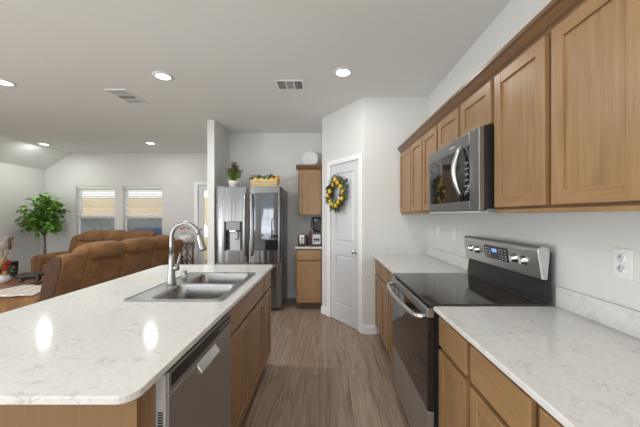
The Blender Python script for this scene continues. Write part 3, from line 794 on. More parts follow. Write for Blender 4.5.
mb.box(e.x-.0245, e.x-.018, e.y-.026, e.y-.016, e.z-.085, e.z-.045, 1)
tag(obj('spray_head', mb, fa), 'pull-down spray head')
mb = MB(M_faucet); hz = zb+.105
mb.tube([(fx_+.01, fy_, hz), (fx_+.035, fy_-.003, hz), (fx_+.048, fy_-.003, hz)], [.017, .0185, .016], 14)
mb.tube([(fx_+.040, fy_-.003, hz+.005), (fx_+.046, fy_-.004, hz+.04), (fx_+.062, fy_-.006, hz+.10)], [.009, .0075, .006], 10); obj('lever', mb, fa)
mb = MB(M_faucet); q = (-1.035, 2.065, zb); mb.lathe([(0, 0), (.024, 0), (.024, .004), (.019, .006), (.018, .045), (.016, .050), (0, .050)], q, 20)
tag(obj('sink_air_gap', mb), 'short round nickel cap on the sink deck beyond the faucet', 'air gap')

# ------------------------------------------------------------------ refrigerator
FY = 4.045
fr = thing('refrigerator', (-1.118, 4.4, 0), 'stainless steel french-door refrigerator with water dispenser', 'refrigerator')
fx0, fx1 = -1.588, -.646
mb = MB([M_steeld, M_black]); mb.box(fx0+.006, fx1-.006, FY+.075, 4.69, .05, 1.765, 0, .003); mb.box(fx0+.03, fx1-.03, FY+.09, 4.66, 0, .05, 1); obj('body', mb, fr)
xm = -1.118; X = face_negY(FY+.068)
def curved(mb, x0, x1, z0, z1, mi=0, bulge=.012, hole=None):
    n = 12; t0 = .0; P = []
    for k in range(n+1):
        u = x0+(x1-x0)*k/n; q = (2*k/n-1); w = .056+bulge*(1-q*q)-(.010 if k in (0, n) else 0)
        P.append((u, w))
    mb.prism(P+[(x1, 0), (x0, 0)], 'z', z0, z1, mi)
def curved_face_w(x0, x1, u, bulge=.012): q = 2*(u-x0)/(x1-x0)-1; return .056+bulge*(1-q*q)
# left door with dispenser recess
lx0, lx1 = fx0, xm-.003
dx0, dx1, dv0, dv1 = -1.465, -1.205, .865, 1.285
mb = MB([M_steelv], X)
n = 16
us = sorted(set([lx0+(lx1-lx0)*k/n for k in range(n+1)]+[dx0, dx1])); us = [u for u in us]
def strip(mb, us, x0, x1, z0, z1):
    P = [(u, curved_face_w(x0, x1, u)-(.008 if (u == us[0] and abs(u-x0) < 1e-6) or (u == us[-1] and abs(u-x1) < 1e-6) else 0)) for u in us]
    mb.prism(P+[(us[-1], 0), (us[0], 0)], 'z', z0, z1)
strip(mb, us, lx0, lx1, .70, dv0); strip(mb, us, lx0, lx1, dv1, 1.775)
strip(mb, [u for u in us if u <= dx0+1e-6], lx0, lx1, dv0, dv1); strip(mb, [u for u in us if u >= dx1-1e-6], lx0, lx1, dv0, dv1)
ld = tag(obj('left_door', mb, fr), 'left door with water dispenser')
mb = MB([M_grey, M_black, M_lgrey, M_chrome], X)
mb.box(dx0, dx1, .002, .012, dv0, dv1, 1); mb.box(dx0+.04+.03, dx1-.04, .012, .030, dv0+.01, dv0+.27, 2, .006)
mb.box(dx0+.025, dx1-.035, .012, .060, dv1-.125, dv1-.008, 0, .008); mb.box(dx0, dx0+.02, .012, .06, dv0, dv1, 1); mb.box(dx1-.02, dx1, .012, .06, dv0, dv1, 1)
mb.box(dx0+.02, dx1-.02, .012, .058, dv0, dv0+.012, 0); mb.box(dx0+.075, dx1-.10, .012, .05, dv1-.15, dv1-.125, 3, .002)
mb.tube([(dx1-.065, .045, dv1-.15), (dx1-.065, .048, dv1-.24), (dx1-.10, .05, dv1-.26)], .008, 8, 1)
obj('dispenser', mb, ld)
# right door with glass window
rx0, rx1 = xm+.003, fx1
mb = MB([M_steelv], X); n = 16
gx0, gx1, gv0, gv1 = -1.040, -.695, .872, 1.695
us = sorted(set([rx0+(rx1-rx0)*k/n for k in range(n+1)]+[gx0, gx1]))
strip(mb, us, rx0, rx1, .70, gv0); strip(mb, us, rx0, rx1, gv1, 1.775)
strip(mb, [u for u in us if u <= gx0+1e-6], rx0, rx1, gv0, gv1); strip(mb, [u for u in us if u >= gx1-1e-6], rx0, rx1, gv0, gv1)
rdoor = tag(obj('right_door', mb, fr), 'right door with mirrored glass window')
mb = MB([M_mirror], X); uu = [gx0+(gx1-gx0)*k/10 for k in range(11)]
mb.prism([(u, curved_face_w(rx0, rx1, u, .012)-.004) for u in uu]+[(gx1, 0), (gx0, 0)], 'z', gv0, gv1)
for f in mb.bm.faces: f.smooth = abs(f.normal.z) < .5 and f.normal.y < -.5
obj('glass_window', mb, rdoor)
for xx, dn, pr in ((xm-.048, -1, ld), (xm+.048, 1, rdoor)):
    mb = MB([M_steel], X)
    mb.tube([(xx, .055, .80)]+[(xx, .085+.022*math.sin(PI*k/12), .82+.84*k/12) for k in range(13)]+[(xx, .055, 1.68)], [.013]*15, 10)
    obj('handle', mb, pr)
mb = MB([M_steelv], X); curved(mb, fx0, fx1, .05, .690, 0, .008); f1 = obj('drawer', mb, fr)
mb = MB([M_steel], X); mb.tube([(fx0+.06, .05, .655), (fx0+.07, .095, .655), (fx1-.07, .095, .655), (fx1-.06, .05, .655)], .013, 10); obj('handle', mb, f1)
mb = MB([M_grey]); mb.box(fx0+.02, fx0+.12, FY+.02, FY+.12, 1.776, 1.79, 0, .003); mb.box(fx1-.12, fx1-.02, FY+.02, FY+.12, 1.776, 1.79, 0, .003); obj('hinge_cover', mb, fr)

# potted herb on the refrigerator
def herb():
    c = Vector((-1.395, 4.25, 1.766))
    t = thing('potted_herb', c, 'small green and purple herb in a white pot on the refrigerator', 'plant')
    mb = MB([M_white, M_soil]); mb.lathe([(0, 0), (.058, 0), (.064, .07), (.072, .075), (.074, .118), (.066, .118), (.062, .105), (0, .105)], c, 24); mb.lathe([(0, .104), (.062, .104), (.062, .108), (0, .108)], c, 20, 1); obj('pot', mb, t)
    mb = MB([M_herb, M_herbtop])
    for i in range(60):
        a = random.uniform(0, 2*PI); sp = random.uniform(0, .145); h = random.uniform(.18, .32)*(1-.3*sp/.12)
        b0 = c+Vector((.04*math.cos(a)*sp/.12, .04*math.sin(a)*sp/.12, .105)); b1 = c+Vector((sp*math.cos(a), sp*math.sin(a), .105+h))
        mb.tube([b0, (b0+b1)/2+Vector((0, 0, .01)), b1], [.002, .0018, .001], 4)
        for k in range(9):
            q = b0.lerp(b1, .3+.7*k/8); aa = random.uniform(0, 2*PI)
            mb.leaf(q, (math.cos(aa), math.sin(aa), .5), random.uniform(.035, .06), .024, 1 if k > 5 else 0)
    obj('foliage', mb, t)
herb()
# fruit basket
def basket():
    bx, by, bz = -.925, 4.26, 1.766; wx, wy, hh = .185, .075, .130
    t = thing('fruit_basket', (bx, by, bz), 'pale yellow woven basket of fruit on the refrigerator', 'basket')
    mb = MB(M_basket)
    mb.box(bx-wx, bx+wx, by-wy, by+wy, bz, bz+.008)
    for k in range(5):
        z = bz+.014+k*.027; g = k*.0025
        for (a, b) in (((bx-wx-g, by-wy-g), (bx+wx+g, by-wy-g)), ((bx-wx-g, by+wy+g), (bx+wx+g, by+wy+g)), ((bx-wx-g, by-wy-g), (bx-wx-g, by+wy+g)), ((bx+wx+g, by-wy-g), (bx+wx+g, by+wy+g))):
            n = 16; P = []
            for i in range(n+1):
                q = i/n; off = .004*math.cos(i*PI+k*PI)
                x = a[0]+(b[0]-a[0])*q; y = a[1]+(b[1]-a[1])*q
                if a[1] == b[1]: y += off
                else: x += off
                P.append((x, y, z))
            mb.tube(P, .0085 if k < 4 else .012, 6)
    obj('woven_body', mb, t)
    mb = MB(M_basket)
    for i in range(13):
        x = bx-wx+2*wx*i/12
        for y in (by-wy-.004, by+wy+.004): mb.tube([(x, y, bz), (x*1.0, y, bz+hh)], .004, 6)
    obj('stakes', mb, t)
    fr_ = [(-.13, .135, 'lemon', M_yellow, 'yellow lemon at the left end of the basket on the refrigerator'),
           (-.045, .13, 'lemon', M_yellow, 'yellow lemon in the middle of the basket on the refrigerator'),
           (.035, .14, 'lime', M_herb, 'green lime in the basket, right of the middle lemon'),
           (.110, .14, 'orange', M_orange, 'orange in the basket, second from its right end'),
           (.186, .150, 'orange', M_orange, 'reddish orange at the right end of the basket on the refrigerator')]
    for dx, dz, nm, m, lb in fr_:
        mb = MB([m, M_bark]); mb.ball((bx+dx, by-.03, bz+dz), .036, 14, 10, 0, (1.1, 1, 1)); mb.tube([(bx+dx, by-.03, bz+dz+.034), (bx+dx, by-.03, bz+dz+.04)], .003, 6, 1)
        tag(obj(nm, mb), lb, 'fruit', 'fruit in the basket')
    mb = MB(M_leaf2)
    for i in range(110):
        dx = random.uniform(-.19, .17); mb.leaf((bx+dx, by+random.uniform(-.04, .05), bz+.125+random.uniform(0, .06)), (random.uniform(-1, 1), random.uniform(-1, .6), random.uniform(.1, 1)), random.uniform(.04, .075), .028)
    for i in range(7): mb.leaf((bx-.17, by, bz+.135), (-1, random.uniform(-.6, .4), random.uniform(.1, .6)), .09, .03)
    tag(obj('basket_greenery', mb), 'dark green leaves tucked among the fruit in the basket', 'leaves')
basket()

# ------------------------------------------------------------------ small cabinets by the pantry
sx0, sx1 = -.445, -.072
t = thing('upper_cabinet', (-.26, 4.5, 1.37), 'single wooden upper cabinet above the toaster', 'cabinet')
mb = MB([M_frame, M_frameh_shade]); mb.box(sx0, sx1, 4.41, 4.718, 1.37, 2.10); mb.box(sx0, sx0+.03, 4.39, 4.4098, 1.37, 2.10); mb.box(sx1-.03, sx1, 4.39, 4.4098, 1.37, 2.10); mb.box(sx0+.03, sx1-.03, 4.3902, 4.4098, 1.37, 1.40, 1); mb.box(sx0+.03, sx1-.03, 4.3902, 4.4098, 2.05, 2.10, 1)
obj('carcass', mb, t); shaker('door', face_negY(4.3895), sx0+.018, sx1-.018, 1.385, 2.07, t)
mb = MB(M_frameh_shade)
cpz = [(4.405, 2.075), (4.387, 2.075), (4.380, 2.09), (4.366, 2.105), (4.352, 2.13), (4.352, 2.15), (4.405, 2.15)]
mb.prism(cpz, 'x', sx0-.03, sx1)
mb.prism([(sx0+.01, 2.075), (sx0-.003, 2.075), (sx0-.03, 2.13), (sx0-.03, 2.15), (sx0+.01, 2.15)], 'y', 4.40, 4.718)
mb.box(sx0+.01, sx1, 4.40, 4.718, 2.101, 2.12)
obj('crown_moulding', mb, t)
t = thing('base_cabinet', (-.26, 4.4, 0), 'small wooden base cabinet under the toaster and food processor', 'cabinet')
mb = MB([M_frame, M_frameh_shade]); z1 = CZ-ST
mb.box(sx0, sx1, 4.14, 4.718, .1, z1-.001); mb.box(sx0, sx0+.03, 4.12, 4.1398, .1, z1-.001); mb.box(sx1-.03, sx1, 4.12, 4.1398, .1, z1-.001)
for a, b in ((.1, .13), (z1-.03, z1-.001), (.7, .735)): mb.box(sx0+.03, sx1-.03, 4.1202, 4.1398, a, b, 1)
obj('carcass', mb, t); X = face_negY(4.1195); slabfront('drawer', X, sx0+.018, sx1-.018, .728, .868, t); shaker('door', X, sx0+.018, sx1-.018, .115, .706, t)
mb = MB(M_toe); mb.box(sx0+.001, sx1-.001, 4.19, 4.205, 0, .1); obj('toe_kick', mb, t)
t = thing('small_worktop', (-.26, 4.4, CZ-ST), 'small white quartz worktop under the toaster', 'worktop')
mb = MB(M_quartz); mb.box(sx0-.02, sx1+.0005, 4.09, 4.719, CZ-ST+.0005, CZ, 0, .003); obj('slab', mb, t)
mb = MB(M_quartz); mb.box(sx0-.02, sx1+.0005, 4.699, 4.719, CZ+.0005, CZ+.1, 0, .002); obj('backsplash', mb, t)
# plate on top
mb = MB(M_ceramic); T = Matrix.Translation((-.27, 4.56, 2.151+.128)) @ Matrix.Rotation(math.radians(-12), 4, 'X'); mb.xf = T
mb.lathe([(0, .006), (.07, .006), (.085, .0), (.127, -.008), (.130, -.004), (.088, .006), (.07, .014), (0, .014)], (0, 0, 0), 40, 0, 'y')
pl = tag(obj('plate', mb), 'white round plate standing on top of the small upper cabinet', 'plate')
# toaster
t = thing('toaster', (-.375, 4.35, CZ), 'chrome two-slice toaster on the small worktop', 'toaster')
tx0, tx1, ty0, ty1 = -.435, -.305, 4.22, 4.48
mb = MB([M_chrome]); mb.box(tx0+.018, tx1-.018, ty0+.002, ty1-.002, CZ+.012, CZ+.175, 0, .022, 4); obj('shell', mb, t)
mb = MB([M_black]); mb.box(tx0+.002, tx0+.022, ty0, ty1, CZ+.012, CZ+.160, 0, .008, 3); mb.box(tx1-.022, tx1-.002, ty0, ty1, CZ+.012, CZ+.160, 0, .008, 3); mb.box(tx0, tx1, ty0-.004, ty1, CZ+.001, CZ+.016, 0, .003); obj('end_caps', mb, t)
mb = MB([M_black]); mb.box(-.373, -.367, ty0-.001, ty0+.003, CZ+.05, CZ+.14); mb.box(-.388, -.352, ty0-.018, ty0+.001, CZ+.115, CZ+.128, 0, .003); mb.lathe([(0, 0), (.012, 0), (.010, -.012), (0, -.012)], (-.370, ty0, CZ+.04), 14, 0, 'y'); obj('lever', mb, t)
mb = MB([M_hole]); mb.box(-.395, -.380, ty0+.04, ty1-.04, CZ+.170, CZ+.1765); mb.box(-.360, -.345, ty0+.04, ty1-.04, CZ+.170, CZ+.1765); obj('slot', mb, t)
# red canister
mb = MB([M_red]); mb.prism([(-.298, CZ+.001), (-.250, CZ+.001), (-.250, CZ+.19), (-.254, CZ+.235), (-.268, CZ+.215), (-.294, CZ+.12)], 'y', 4.34, 4.44, 0, .006)
tag(obj('red_appliance', mb), 'dark red appliance standing between the toaster and food processor', 'appliance')
# food processor / blender
t = thing('blender', (-.15, 4.32, CZ), 'black and steel blender with clear jar beside the pantry wall', 'blender')
mb = MB([M_black, M_lgrey]); mb.prism([(-.228, CZ+.001), (-.082, CZ+.001), (-.088, CZ+.19), (-.105, CZ+.215), (-.205, CZ+.215), (-.222, CZ+.19)], 'y', 4.23, 4.42, 0, .006); mb.box(-.215, -.095, 4.222, 4.233, CZ+.03, CZ+.175, 1, .004); bs = obj('base', mb, t)
mb = MB([M_black, M_lgrey]); mb.box(-.200, -.112, 4.217, 4.223, CZ+.07, CZ+.115, 0, .003)
for k in range(4): mb.box(-.197+k*.022, -.182+k*.022, 4.2155, 4.2172, CZ+.08, CZ+.088, 1)
obj('control_pad', mb, bs)
mb = MB([M_jar]); mb.lathe([(.052, .216), (.058, .24), (.074, .40), (.074, .402), (.071, .402), (.054, .24), (.048, .222)], (-.155, 4.33, CZ), 20); obj('jar', mb, t)
mb = MB([M_black]); mb.lathe([(0, .402), (.077, .402), (.077, .425), (.060, .436), (0, .436)], (-.155, 4.33, CZ), 20); obj('lid', mb, t)
mb = MB([M_black]); mb.tube([(-.22, 4.31, CZ+.395), (-.240, 4.30, CZ+.38), (-.238, 4.30, CZ+.27), (-.208, 4.31, CZ+.245)], .009, 8); obj('handle', mb, t)
mb = MB([M_grey]); mb.tube([(-.155, 4.33, CZ+.22), (-.155, 4.33, CZ+.40)], .008, 8)
for k, z in enumerate((.25, .30, .35)):
    a = k*2.1; mb.add([(-.155+.035*math.cos(a), 4.33+.035*math.sin(a), CZ+z), (-.155-.035*math.cos(a), 4.33-.035*math.sin(a), CZ+z), (-.155-.035*math.cos(a)+.006, 4.33-.035*math.sin(a)+.006, CZ+z+.012), (-.155+.035*math.cos(a)+.006, 4.33+.035*math.sin(a)+.006, CZ+z+.012)], [(0, 1, 2, 3)])
obj('blade_tower', mb, t)

# ------------------------------------------------------------------ wreath on the pantry door
def wreath():
    u, z = .410, 1.650; R0 = .132
    c = A @ Vector((u, .03, z)); t = thing('lemon_wreath', c, 'lemon and leaf wreath hanging on the pantry door', 'wreath')
    mb = MB([M_bark], A); n = 28
    for k in range(4):
        ph = k*1.6; P = [(u+(R0+.012*math.cos(6*2*PI*i/n+ph))*math.cos(2*PI*i/n), .032+.010*math.sin(6*2*PI*i/n+ph), z+(1.12*R0+.012*math.cos(6*2*PI*i/n+ph))*math.sin(2*PI*i/n)) for i in range(n+1)]
        mb.tube(P, .006, 6)
    obj('twig_ring', mb, t)
    mb = MB([M_leaf2], A)
    for i in range(430):
        a = random.uniform(0, 2*PI); r_ = R0+random.uniform(-.055, .06); s_ = random.choice((-1, 1))
        d = (math.cos(a)*random.uniform(-.25, 1)-.8*math.sin(a), random.uniform(.05, .8), math.sin(a)*random.uniform(-.25, 1)+.8*math.cos(a))
        mb.leaf((u+r_*math.cos(a), .03+random.uniform(0, .03), z+1.12*r_*math.sin(a)), d, random.uniform(.05, .095), .026, 0, .1)
    for sx in ((1, .8), (-1, -.35)):
        for k in range(7): mb.leaf((u+sx[0]*.15, .035, z+sx[1]*.16), (sx[0], .3, sx[1]*.4+random.uniform(-.4, .4)), .10, .026, 0, .1)
    obj('leaves', mb, t)
    for a in (95, 122, 60, 28, 5, 335, 190, 165, 232, 255, 275, 300, 212):
        q = math.radians(a+random.uniform(-5, 5)); rr = R0+random.uniform(-.022, .032)
        mb = MB([M_yellow], A); mb.ball((u+rr*math.cos(q), .066+random.uniform(0, .012), z+1.12*rr*math.sin(q)), .026, 12, 8, 0, (1, 1, 1.2)); obj('lemon', mb, t)
    for i in range(26):
        mb = MB([M_berry], A); q = random.uniform(0, 2*PI); rr = R0+random.uniform(-.035, .035); mb.ball((u+rr*math.cos(q), .055+random.uniform(0, .02), z+1.12*rr*math.sin(q)), .008, 8, 6); obj('berry', mb, t)
wreath()

# ------------------------------------------------------------------ sofas
def smooth_poly(pts, it=2):
    for _ in range(it):
        n = len(pts); o = []
        for i in range(n):
            a, b = pts[i], pts[(i+1) % n]; o += [(a[0]*.75+b[0]*.25, a[1]*.75+b[1]*.25), (a[0]*.25+b[0]*.75, a[1]*.25+b[1]*.75)]
        pts = o
    return pts
def rrect(y0, y1, z0, z1, r, n=5): return rounded(y0, y1, z0, z1, r, n)
def sofa(W, segs, name, loc, rz, label, wing=.26, depth=.95, top=1.05, armz=.62, lean=.27):
    """local: x along, rear at +y, front at -y; segs = list of widths between wings"""
    L = lambda z, d=0: (lean*(z-.1)/(top-.1)+d, z)           # a point on the leaning rear plane, d in front (-) or behind (+)
    t = thing(name, (0, 0, 0), label, 'sofa')
    mb = MB(M_suede_d); mb.box(.04, W-.04, -depth+.10, -.03, .0, .08); obj('base', mb, t)
    mb = MB(M_suede); mb.puff(rrect(-depth+.03, -.10, .07, .30, .03), wing*.8, W-wing*.8, .03, 6); obj('seat_frame', mb, t)
    x = wing
    panel = smooth_poly([L(.10, -.03), L(.10, 0), L(.4, .0), L(.65, .0), L(top-.17, .0), L(top-.13, -.03), L(top-.13, -.12), L(.6, -.12), L(.3, -.12), L(.10, -.12)], 1)
    roll = smooth_poly([L(top-.22, -.02), L(top-.20, .028), L(top-.11, .050), L(top-.03, .020), L(top, -.05), L(top+.005, -.13), L(top-.03, -.22), L(top-.11, -.26), L(top-.22, -.25), L(top-.26, -.15)], 2)
    front = smooth_poly([L(.42, -.10), L(top-.24, -.08), L(top-.20, -.14), L(top-.24, -.25), L(.62, -.27), L(.46, -.26), L(.40, -.2)], 2)
    for w in segs:
        mb = MB(M_suede); mb.puff(panel, x+.012, x+w-.012, .03, 6, 16); bk = obj('backrest', mb, t)
        mb = MB(M_suede); mb.puff(roll, x+.001, x+w-.001, .30, 2.8, 20); obj('head_roll', mb, bk)
        mb = MB(M_suede); mb.puff(front, x+.006, x+w-.006, .10, 4, 16); obj('back_cushion', mb, bk)
        mb = MB(M_suede); mb.puff(rrect(-depth-.01, -.20, .28, .50, .07), x+.006, x+w-.006, .06, 6, 16); obj('seat_cushion', mb, t)
        x += w
    th = .19; wt = top-.09
    pw = smooth_poly([L(.10, -.16), L(.10, 0), L(.4, .0), L(.7, .01), L(wt-.12, .015), L(wt-.03, 0), L(wt, -.05), L(wt-.01, -.13), L(wt-.08, -.19), L(.7, -.19), L(.45, -.18)], 2)
    for side in (0, 1):
        x0, x1 = (0, wing) if side == 0 else (W-wing, W)
        mb = MB([M_suede]); mb.puff(pw, x0+.004, x1-.002, .05, 5, 14); w_ = obj('back_wing', mb, t)
        cy = sum(p[0] for p in pw)/len(pw); cz = sum(p[1] for p in pw)/len(pw)
        fx = x0+.001 if side == 0 else x1-.001; g = -.012 if side == 0 else .012
        mb = MB([M_suede_d]); P = [(cy+(p[0]-cy)*.86, cz+(p[1]-cz)*.95) for p in pw]
        mb.puff(P, min(fx, fx+g), max(fx, fx+g), .04, 3, 4); tag(obj('side_panel', mb, w_), 'darker brown side panel')
        mb = MB([M_suede]); mb.puff(rounded(x0, x1, .08, armz, .10, 6), -depth+.0, -.14, .06, 8, 16, 0, 'y')
        obj('armrest', mb, t)
    t.location = loc; t.rotation_euler = (0, 0, rz)
    return t
# sofa whose back faces the island: local x runs from far to near
ang = math.radians(-90-6.9)
sofa(2.00, [.46, .52, .52], 'recliner_sofa', (-2.69, 4.93, 0), ang, 'brown suede sofa with its back towards the island', wing=.25, depth=.82, top=1.06, armz=.51)
sofa(1.86, [.50, .36, .62], 'recliner_sofa', (-5.30, 5.86, 0), 0, 'brown suede sofa facing the camera under the far windows', wing=.19, depth=.78, top=1.06, armz=.66)

# throw over the near arm of the sofa
def throw():
    t = MB(M_throw); G = []
    for i in range(15):
        s_ = i/14; row = []
        for j in range(13):
            q = j/12
            # profile across the arm: seat -> up -> over the arm top
            if q < .5: yy, zz = 3.52-.62*q, .508
            elif q < .7: yy, zz = 3.21-.5*(q-.5), .508+(q-.5)/.2*.016
            else: yy, zz = 3.11-.3*(q-.7), .526
            row.append((-3.78+.62*s_+.02*math.sin(9*q), yy+.012*math.sin(7*s_), zz+.006*math.sin(12*s_+4*q)))
        G.append(row)
    t.sheet(G, .012); tag(obj('striped_throw', t), 'cream and brown striped throw over the near sofa arm', 'blanket')
throw()

# ------------------------------------------------------------------ coffee table and things on it
tx0, tx1, ty0, ty1 = -4.75, -4.02, 3.05, 4.30
t = thing('coffee_table', ((tx0+tx1)/2, (ty0+ty1)/2, 0), 'red-brown wooden coffee table with a slatted shelf', 'table')
mb = MB(M_table); mb.box(tx0, tx1, ty0, ty1, .42, .455, 0, .006); obj('tabletop', mb, t)
mb = MB(M_stand); mb.box(tx0+.04, tx1-.04, ty0+.04, ty0+.06, .34, .419); mb.box(tx0+.04, tx1-.04, ty1-.06, ty1-.04, .34, .419); mb.box(tx0+.04, tx0+.06, ty0+.06, ty1-.06, .34, .419); mb.box(tx1-.06, tx1-.04, ty0+.06, ty1-.06, .34, .419); obj('apron', mb, t)
for x in (tx0+.03, tx1-.09):
    for y in (ty0+.03, ty1-.09): mb = MB(M_table); mb.box(x, x+.06, y, y+.06, 0, .4195, 0, .004); obj('leg', mb, t)
mb = MB([M_stand]); 
for k in range(6): mb.box(tx0+.04, tx1-.04, ty0+.10+k*.18, ty0+.22+k*.18, .12, .14)
mb.box(tx0+.05, tx0+.08, ty0+.09, ty1-.09, .10, .1195); mb.box(tx1-.08, tx1-.05, ty0+.09, ty1-.09, .10, .1195)
obj('shelf', mb, t)
TZ = .4555
# white bowl vase
c = Vector((-4.40, 3.84, TZ)); mb = MB(M_ceramic); mb.lathe([(0, 0), (.045, 0), (.085, .03), (.098, .07), (.085, .115), (.065, .13), (.060, .125), (.078, .11), (.088, .07), (.075, .035), (0, .02)], c, 24)
tag(obj('flower_bowl', mb), 'white round vase of red flowers on the coffee table', 'vase')
def flower(mb, p, r_, mi, n=9):
    for k in range(n*2):
        a = 2*PI*k/n; mb.leaf(p, (math.cos(a), math.sin(a)*.9-.2, .5 if k < n else 1.1), r_, r_*.7, mi, .1)
t = thing('flower_bouquet', c+Vector((0, 0, .02)), 'red and yellow flowers with dried grasses in the white vase', 'flowers')
mb = MB([M_leaf2])
for i in range(60):
    a = random.uniform(0, 2*PI); mb.leaf(c+Vector((.05*math.cos(a), .05*math.sin(a), .12+random.uniform(0, .09))), (math.cos(a), math.sin(a), random.uniform(0, .8)), random.uniform(.06, .11), .035)
for i in range(14):
    a = random.uniform(0, 2*PI); mb.tube([c+Vector((.02*math.cos(a), .02*math.sin(a), .03)), c+Vector((.06*math.cos(a), .06*math.sin(a), .2))], .003, 5)
obj('greenery', mb, t)
for i, (dx, dy, dz, r_, mi) in enumerate(((-.02, -.09, .17, .055, 0), (.05, -.08, .16, .05, 0), (.02, -.04, .25, .05, 1), (.10, -.03, .21, .045, 0), (-.06, -.03, .25, .045, 0), (.08, .02, .28, .04, 0), (.0, .03, .29, .04, 1), (-.09, .0, .18, .05, 1), (.12, -.06, .15, .035, 1))):
    mb = MB([M_redpetal if mi == 0 else M_yelpetal]); flower(mb, c+Vector((dx, dy, dz)), r_, 0); mb.ball(c+Vector((dx, dy, dz)), r_*.5, 8, 6); tag(obj('flower', mb, t), 'red flower' if mi == 0 else 'yellow flower')
mb = MB([M_dry, M_dryd])
for i in range(26):
    a = random.uniform(0, 2*PI); sp = random.uniform(.04, .14); h = random.uniform(.38, .60)
    e = c+Vector((sp*math.cos(a), sp*math.sin(a)*.6, h)); b0 = c+Vector((0, 0, .08)); mb.tube([b0, (b0+e)/2+Vector((0, 0, .02)), e], [.003, .0025, .002], 5)
    if i % 4 == 0: mb.tube([e-Vector((0, 0, .09)), e-Vector((0, 0, .07)), e+Vector((0, 0, .05)), e+Vector((0, 0, .07))], [.003, .013, .012, .002], 8, 1)
    else:
        for k in range(8): mb.leaf(e-Vector((0, 0, .018*k)), (random.uniform(-1, 1), random.uniform(-1, 1), 1.4), .06, .013, 0, .0)
obj('dried_grass', mb, t)
# black planter behind the flowers
c2 = Vector((-4.66, 4.18, TZ)); mb = MB(M_vase); mb.prism([(c2.x-.055, TZ), (c2.x+.055, TZ), (c2.x+.075, TZ+.24), (c2.x-.075, TZ+.24)], 'y', c2.y-.055, c2.y+.055, 0, .006)
tag(obj('black_vase', mb), 'dark square vase behind the white flower vase', 'vase')
# carved animal figure
def figure():
    t = MB([M_statue]); bx, by = -4.10, 3.93
    pts = [(bx-.16, .085, .012), (bx-.13, .080, .024), (bx-.09, .078, .034), (bx-.04, .082, .040), (bx+.01, .080, .038), (bx+.05, .075, .034), (bx+.08, .09, .028), (bx+.11, .105, .030), (bx+.145, .10, .020), (bx+.165, .095, .010)]
    pts = [(x*1.0, by+.0+(x-bx)*.9, TZ+z) if False else (bx+(x-bx)*.85, by+(x-bx)*.5, TZ+z, r_) for x, z, r_ in pts]
    t.tube([p[:3] for p in pts], [p[3]*1.35 for p in pts], 12)
    tail = [pts[0][:3], (pts[0][0]-.03, pts[0][1]-.015, TZ+.10), (pts[0][0]-.045, pts[0][1]-.02, TZ+.13), (pts[0][0]-.025, pts[0][1]-.01, TZ+.15)]
    t.tube(tail, [.013, .010, .008, .005], 8)
    for k in (2, 6):
        for sd in (-1, 1):
            p = Vector(pts[k][:3]); o_ = Vector((-.5, .85, 0))*sd*.045
            t.tube([p+o_*.4, p+o_+Vector((0, 0, -.03)), p+o_*1.1+Vector((.01, 0, -.055)), Vector((p.x+o_.x*1.1+.025, p.y+o_.y*1.1, TZ+.018))], [.026, .022, .017, .015], 8)
    for k in range(1, 9):
        p = Vector(pts[k][:3]); t.tube([p+Vector((0, 0, pts[k][3]*.7)), p+Vector((0, 0, pts[k][3]+.018))], [.010, .002], 6)
    e = Vector(pts[8][:3])
    for sd in (-1, 1): t.tube([e+Vector((-.01, .012*sd, .012)), e+Vector((-.025, .022*sd, .040))], [.007, .002], 6)
    tag(obj('carved_animal', t), 'dark carved four-legged animal figure on the coffee table', 'figurine')
figure()

# ------------------------------------------------------------------ ficus tree
def ficus():
    c = Vector((-5.70, 5.74, 0)); t = thing('ficus_tree', c, 'tall leafy green ficus tree in the living room corner', 'plant')
    mb = MB([M_terr, M_soil]); mb.lathe([(0, 0), (.12, 0), (.16, .26), (.17, .28), (.15, .28), (.145, .25), (0, .25)], c, 24); mb.lathe([(0, .249), (.144, .249), (.144, .256), (0, .256)], c, 20, 1); obj('pot', mb, t)
    mb = MB(M_bark); top = c+Vector((0, 0, 1.05))
    mb.tube([c+Vector((0, 0, .25)), c+Vector((.015, 0, .6)), top], [.022, .018, .016], 10)
    mb.tube([c+Vector((.02, .01, .25)), c+Vector((-.02, .01, .6)), c+Vector((.0, .01, 1.0))], [.016, .014, .012], 8)
    cc = c+Vector((0, 0, 1.36)); tips = []
    for i in range(46):
        a = random.uniform(0, 2*PI); el = random.uniform(-.55, 1.3); rr = random.uniform(.20, .34)
        d = Vector((math.cos(a)*math.cos(el), math.sin(a)*math.cos(el)*.85, 1.2*math.sin(el))); e = cc+d*rr
        s0 = c+Vector((0, 0, random.uniform(.92, 1.15))); mb.tube([s0, s0.lerp(e, .5)+Vector((0, 0, .06)), e], [.009, .006, .003], 6); tips.append((s0, e, d))
    obj('trunk', mb, t)
    mb = MB(M_leaf)
    for s0, e, d in tips:
        for k in range(13):
            q = s0.lerp(e, .40+.65*k/12)+Vector((random.uniform(-.05, .05), random.uniform(-.05, .05), random.uniform(-.04, .05)))
            a = random.uniform(0, 2*PI); mb.leaf(q, (d.x+.9*math.cos(a), d.y+.9*math.sin(a), d.z*.5+random.uniform(-.4, .5)), random.uniform(.10, .15), random.uniform(.07, .10), 0, .3)
    obj('leaves', mb, t)
ficus()

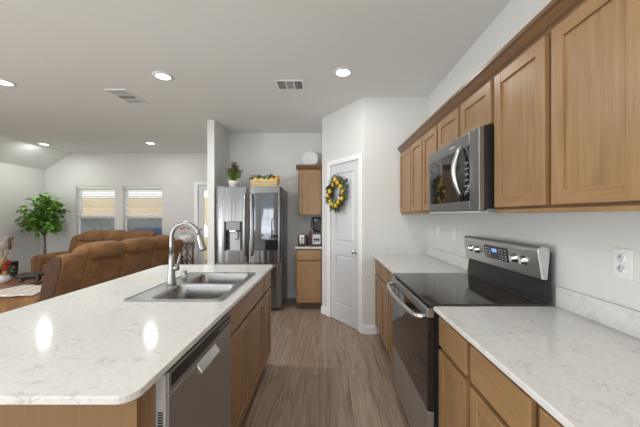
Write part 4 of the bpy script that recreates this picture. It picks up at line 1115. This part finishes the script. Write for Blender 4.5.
# ------------------------------------------------------------------ plant stand with red flowers
hx0, hx1, hy0, hy1, hz_ = -3.13, -2.85, 5.80, 6.10, .79
t = thing('plant_stand', ((hx0+hx1)/2, (hy0+hy1)/2, 0), 'dark red wooden stand with crossed braces by the far wall', 'stand')
mb = MB(M_stand); mb.box(hx0, hx1, hy0, hy1, hz_-.022, hz_, 0, .003); obj('tabletop', mb, t)
for x in (hx0+.005, hx1-.03):
    for y in (hy0+.005, hy1-.03): mb = MB(M_stand); mb.box(x, x+.025, y, y+.025, 0, hz_-.0225, 0, .002); obj('leg', mb, t)
for y in (hy0+.010, hy1-.025):
    mb = MB(M_stand)
    for a, b in (((hx0+.03, .42), (hx1-.03, hz_-.03)), ((hx1-.03, .42), (hx0+.03, hz_-.03)), ((hx0+.03, .05), (hx1-.03, .39)), ((hx1-.03, .05), (hx0+.03, .39))): mb.tube([(a[0], y+.008, a[1]), (b[0], y+.008, b[1])], .009, 6)
    mb.box(hx0+.03, hx1-.03, y, y+.016, .395, .415); obj('cross_brace', mb, t)
c = Vector((-2.97, 5.95, hz_+.0005)); mb = MB(M_ceramic); mb.lathe([(0, 0), (.06, 0), (.11, .05), (.125, .10), (.11, .15), (.07, .185), (.062, .18), (.10, .14), (.112, .10), (.10, .06), (0, .02)], c, 24)
tag(obj('round_vase', mb), 'white round vase on the dark red stand', 'vase')
t = thing('red_flowers', c+Vector((0, 0, .05)), 'red flowers in the white vase on the dark red stand', 'flowers')
mb = MB(M_leaf2); F_ = [(-.20, -.02, .37), (-.07, 0, .30), (.0, -.03, .33), (.07, 0, .30)]
for f in F_: mb.tube([c+Vector((0, 0, .06)), c+Vector((f[0]*.4, f[1]*.4, .22)), c+Vector(f)], .003, 5)
obj('stems', mb, t)
for f in F_:
    mb = MB(M_redpetal)
    for k in range(12): a = k*.9; mb.leaf(c+Vector(f)-Vector((0, 0, .02)), (math.cos(a)+.5, math.sin(a), .9), random.uniform(.05, .085), .03, 0, .2)
    obj('flower', mb, t)
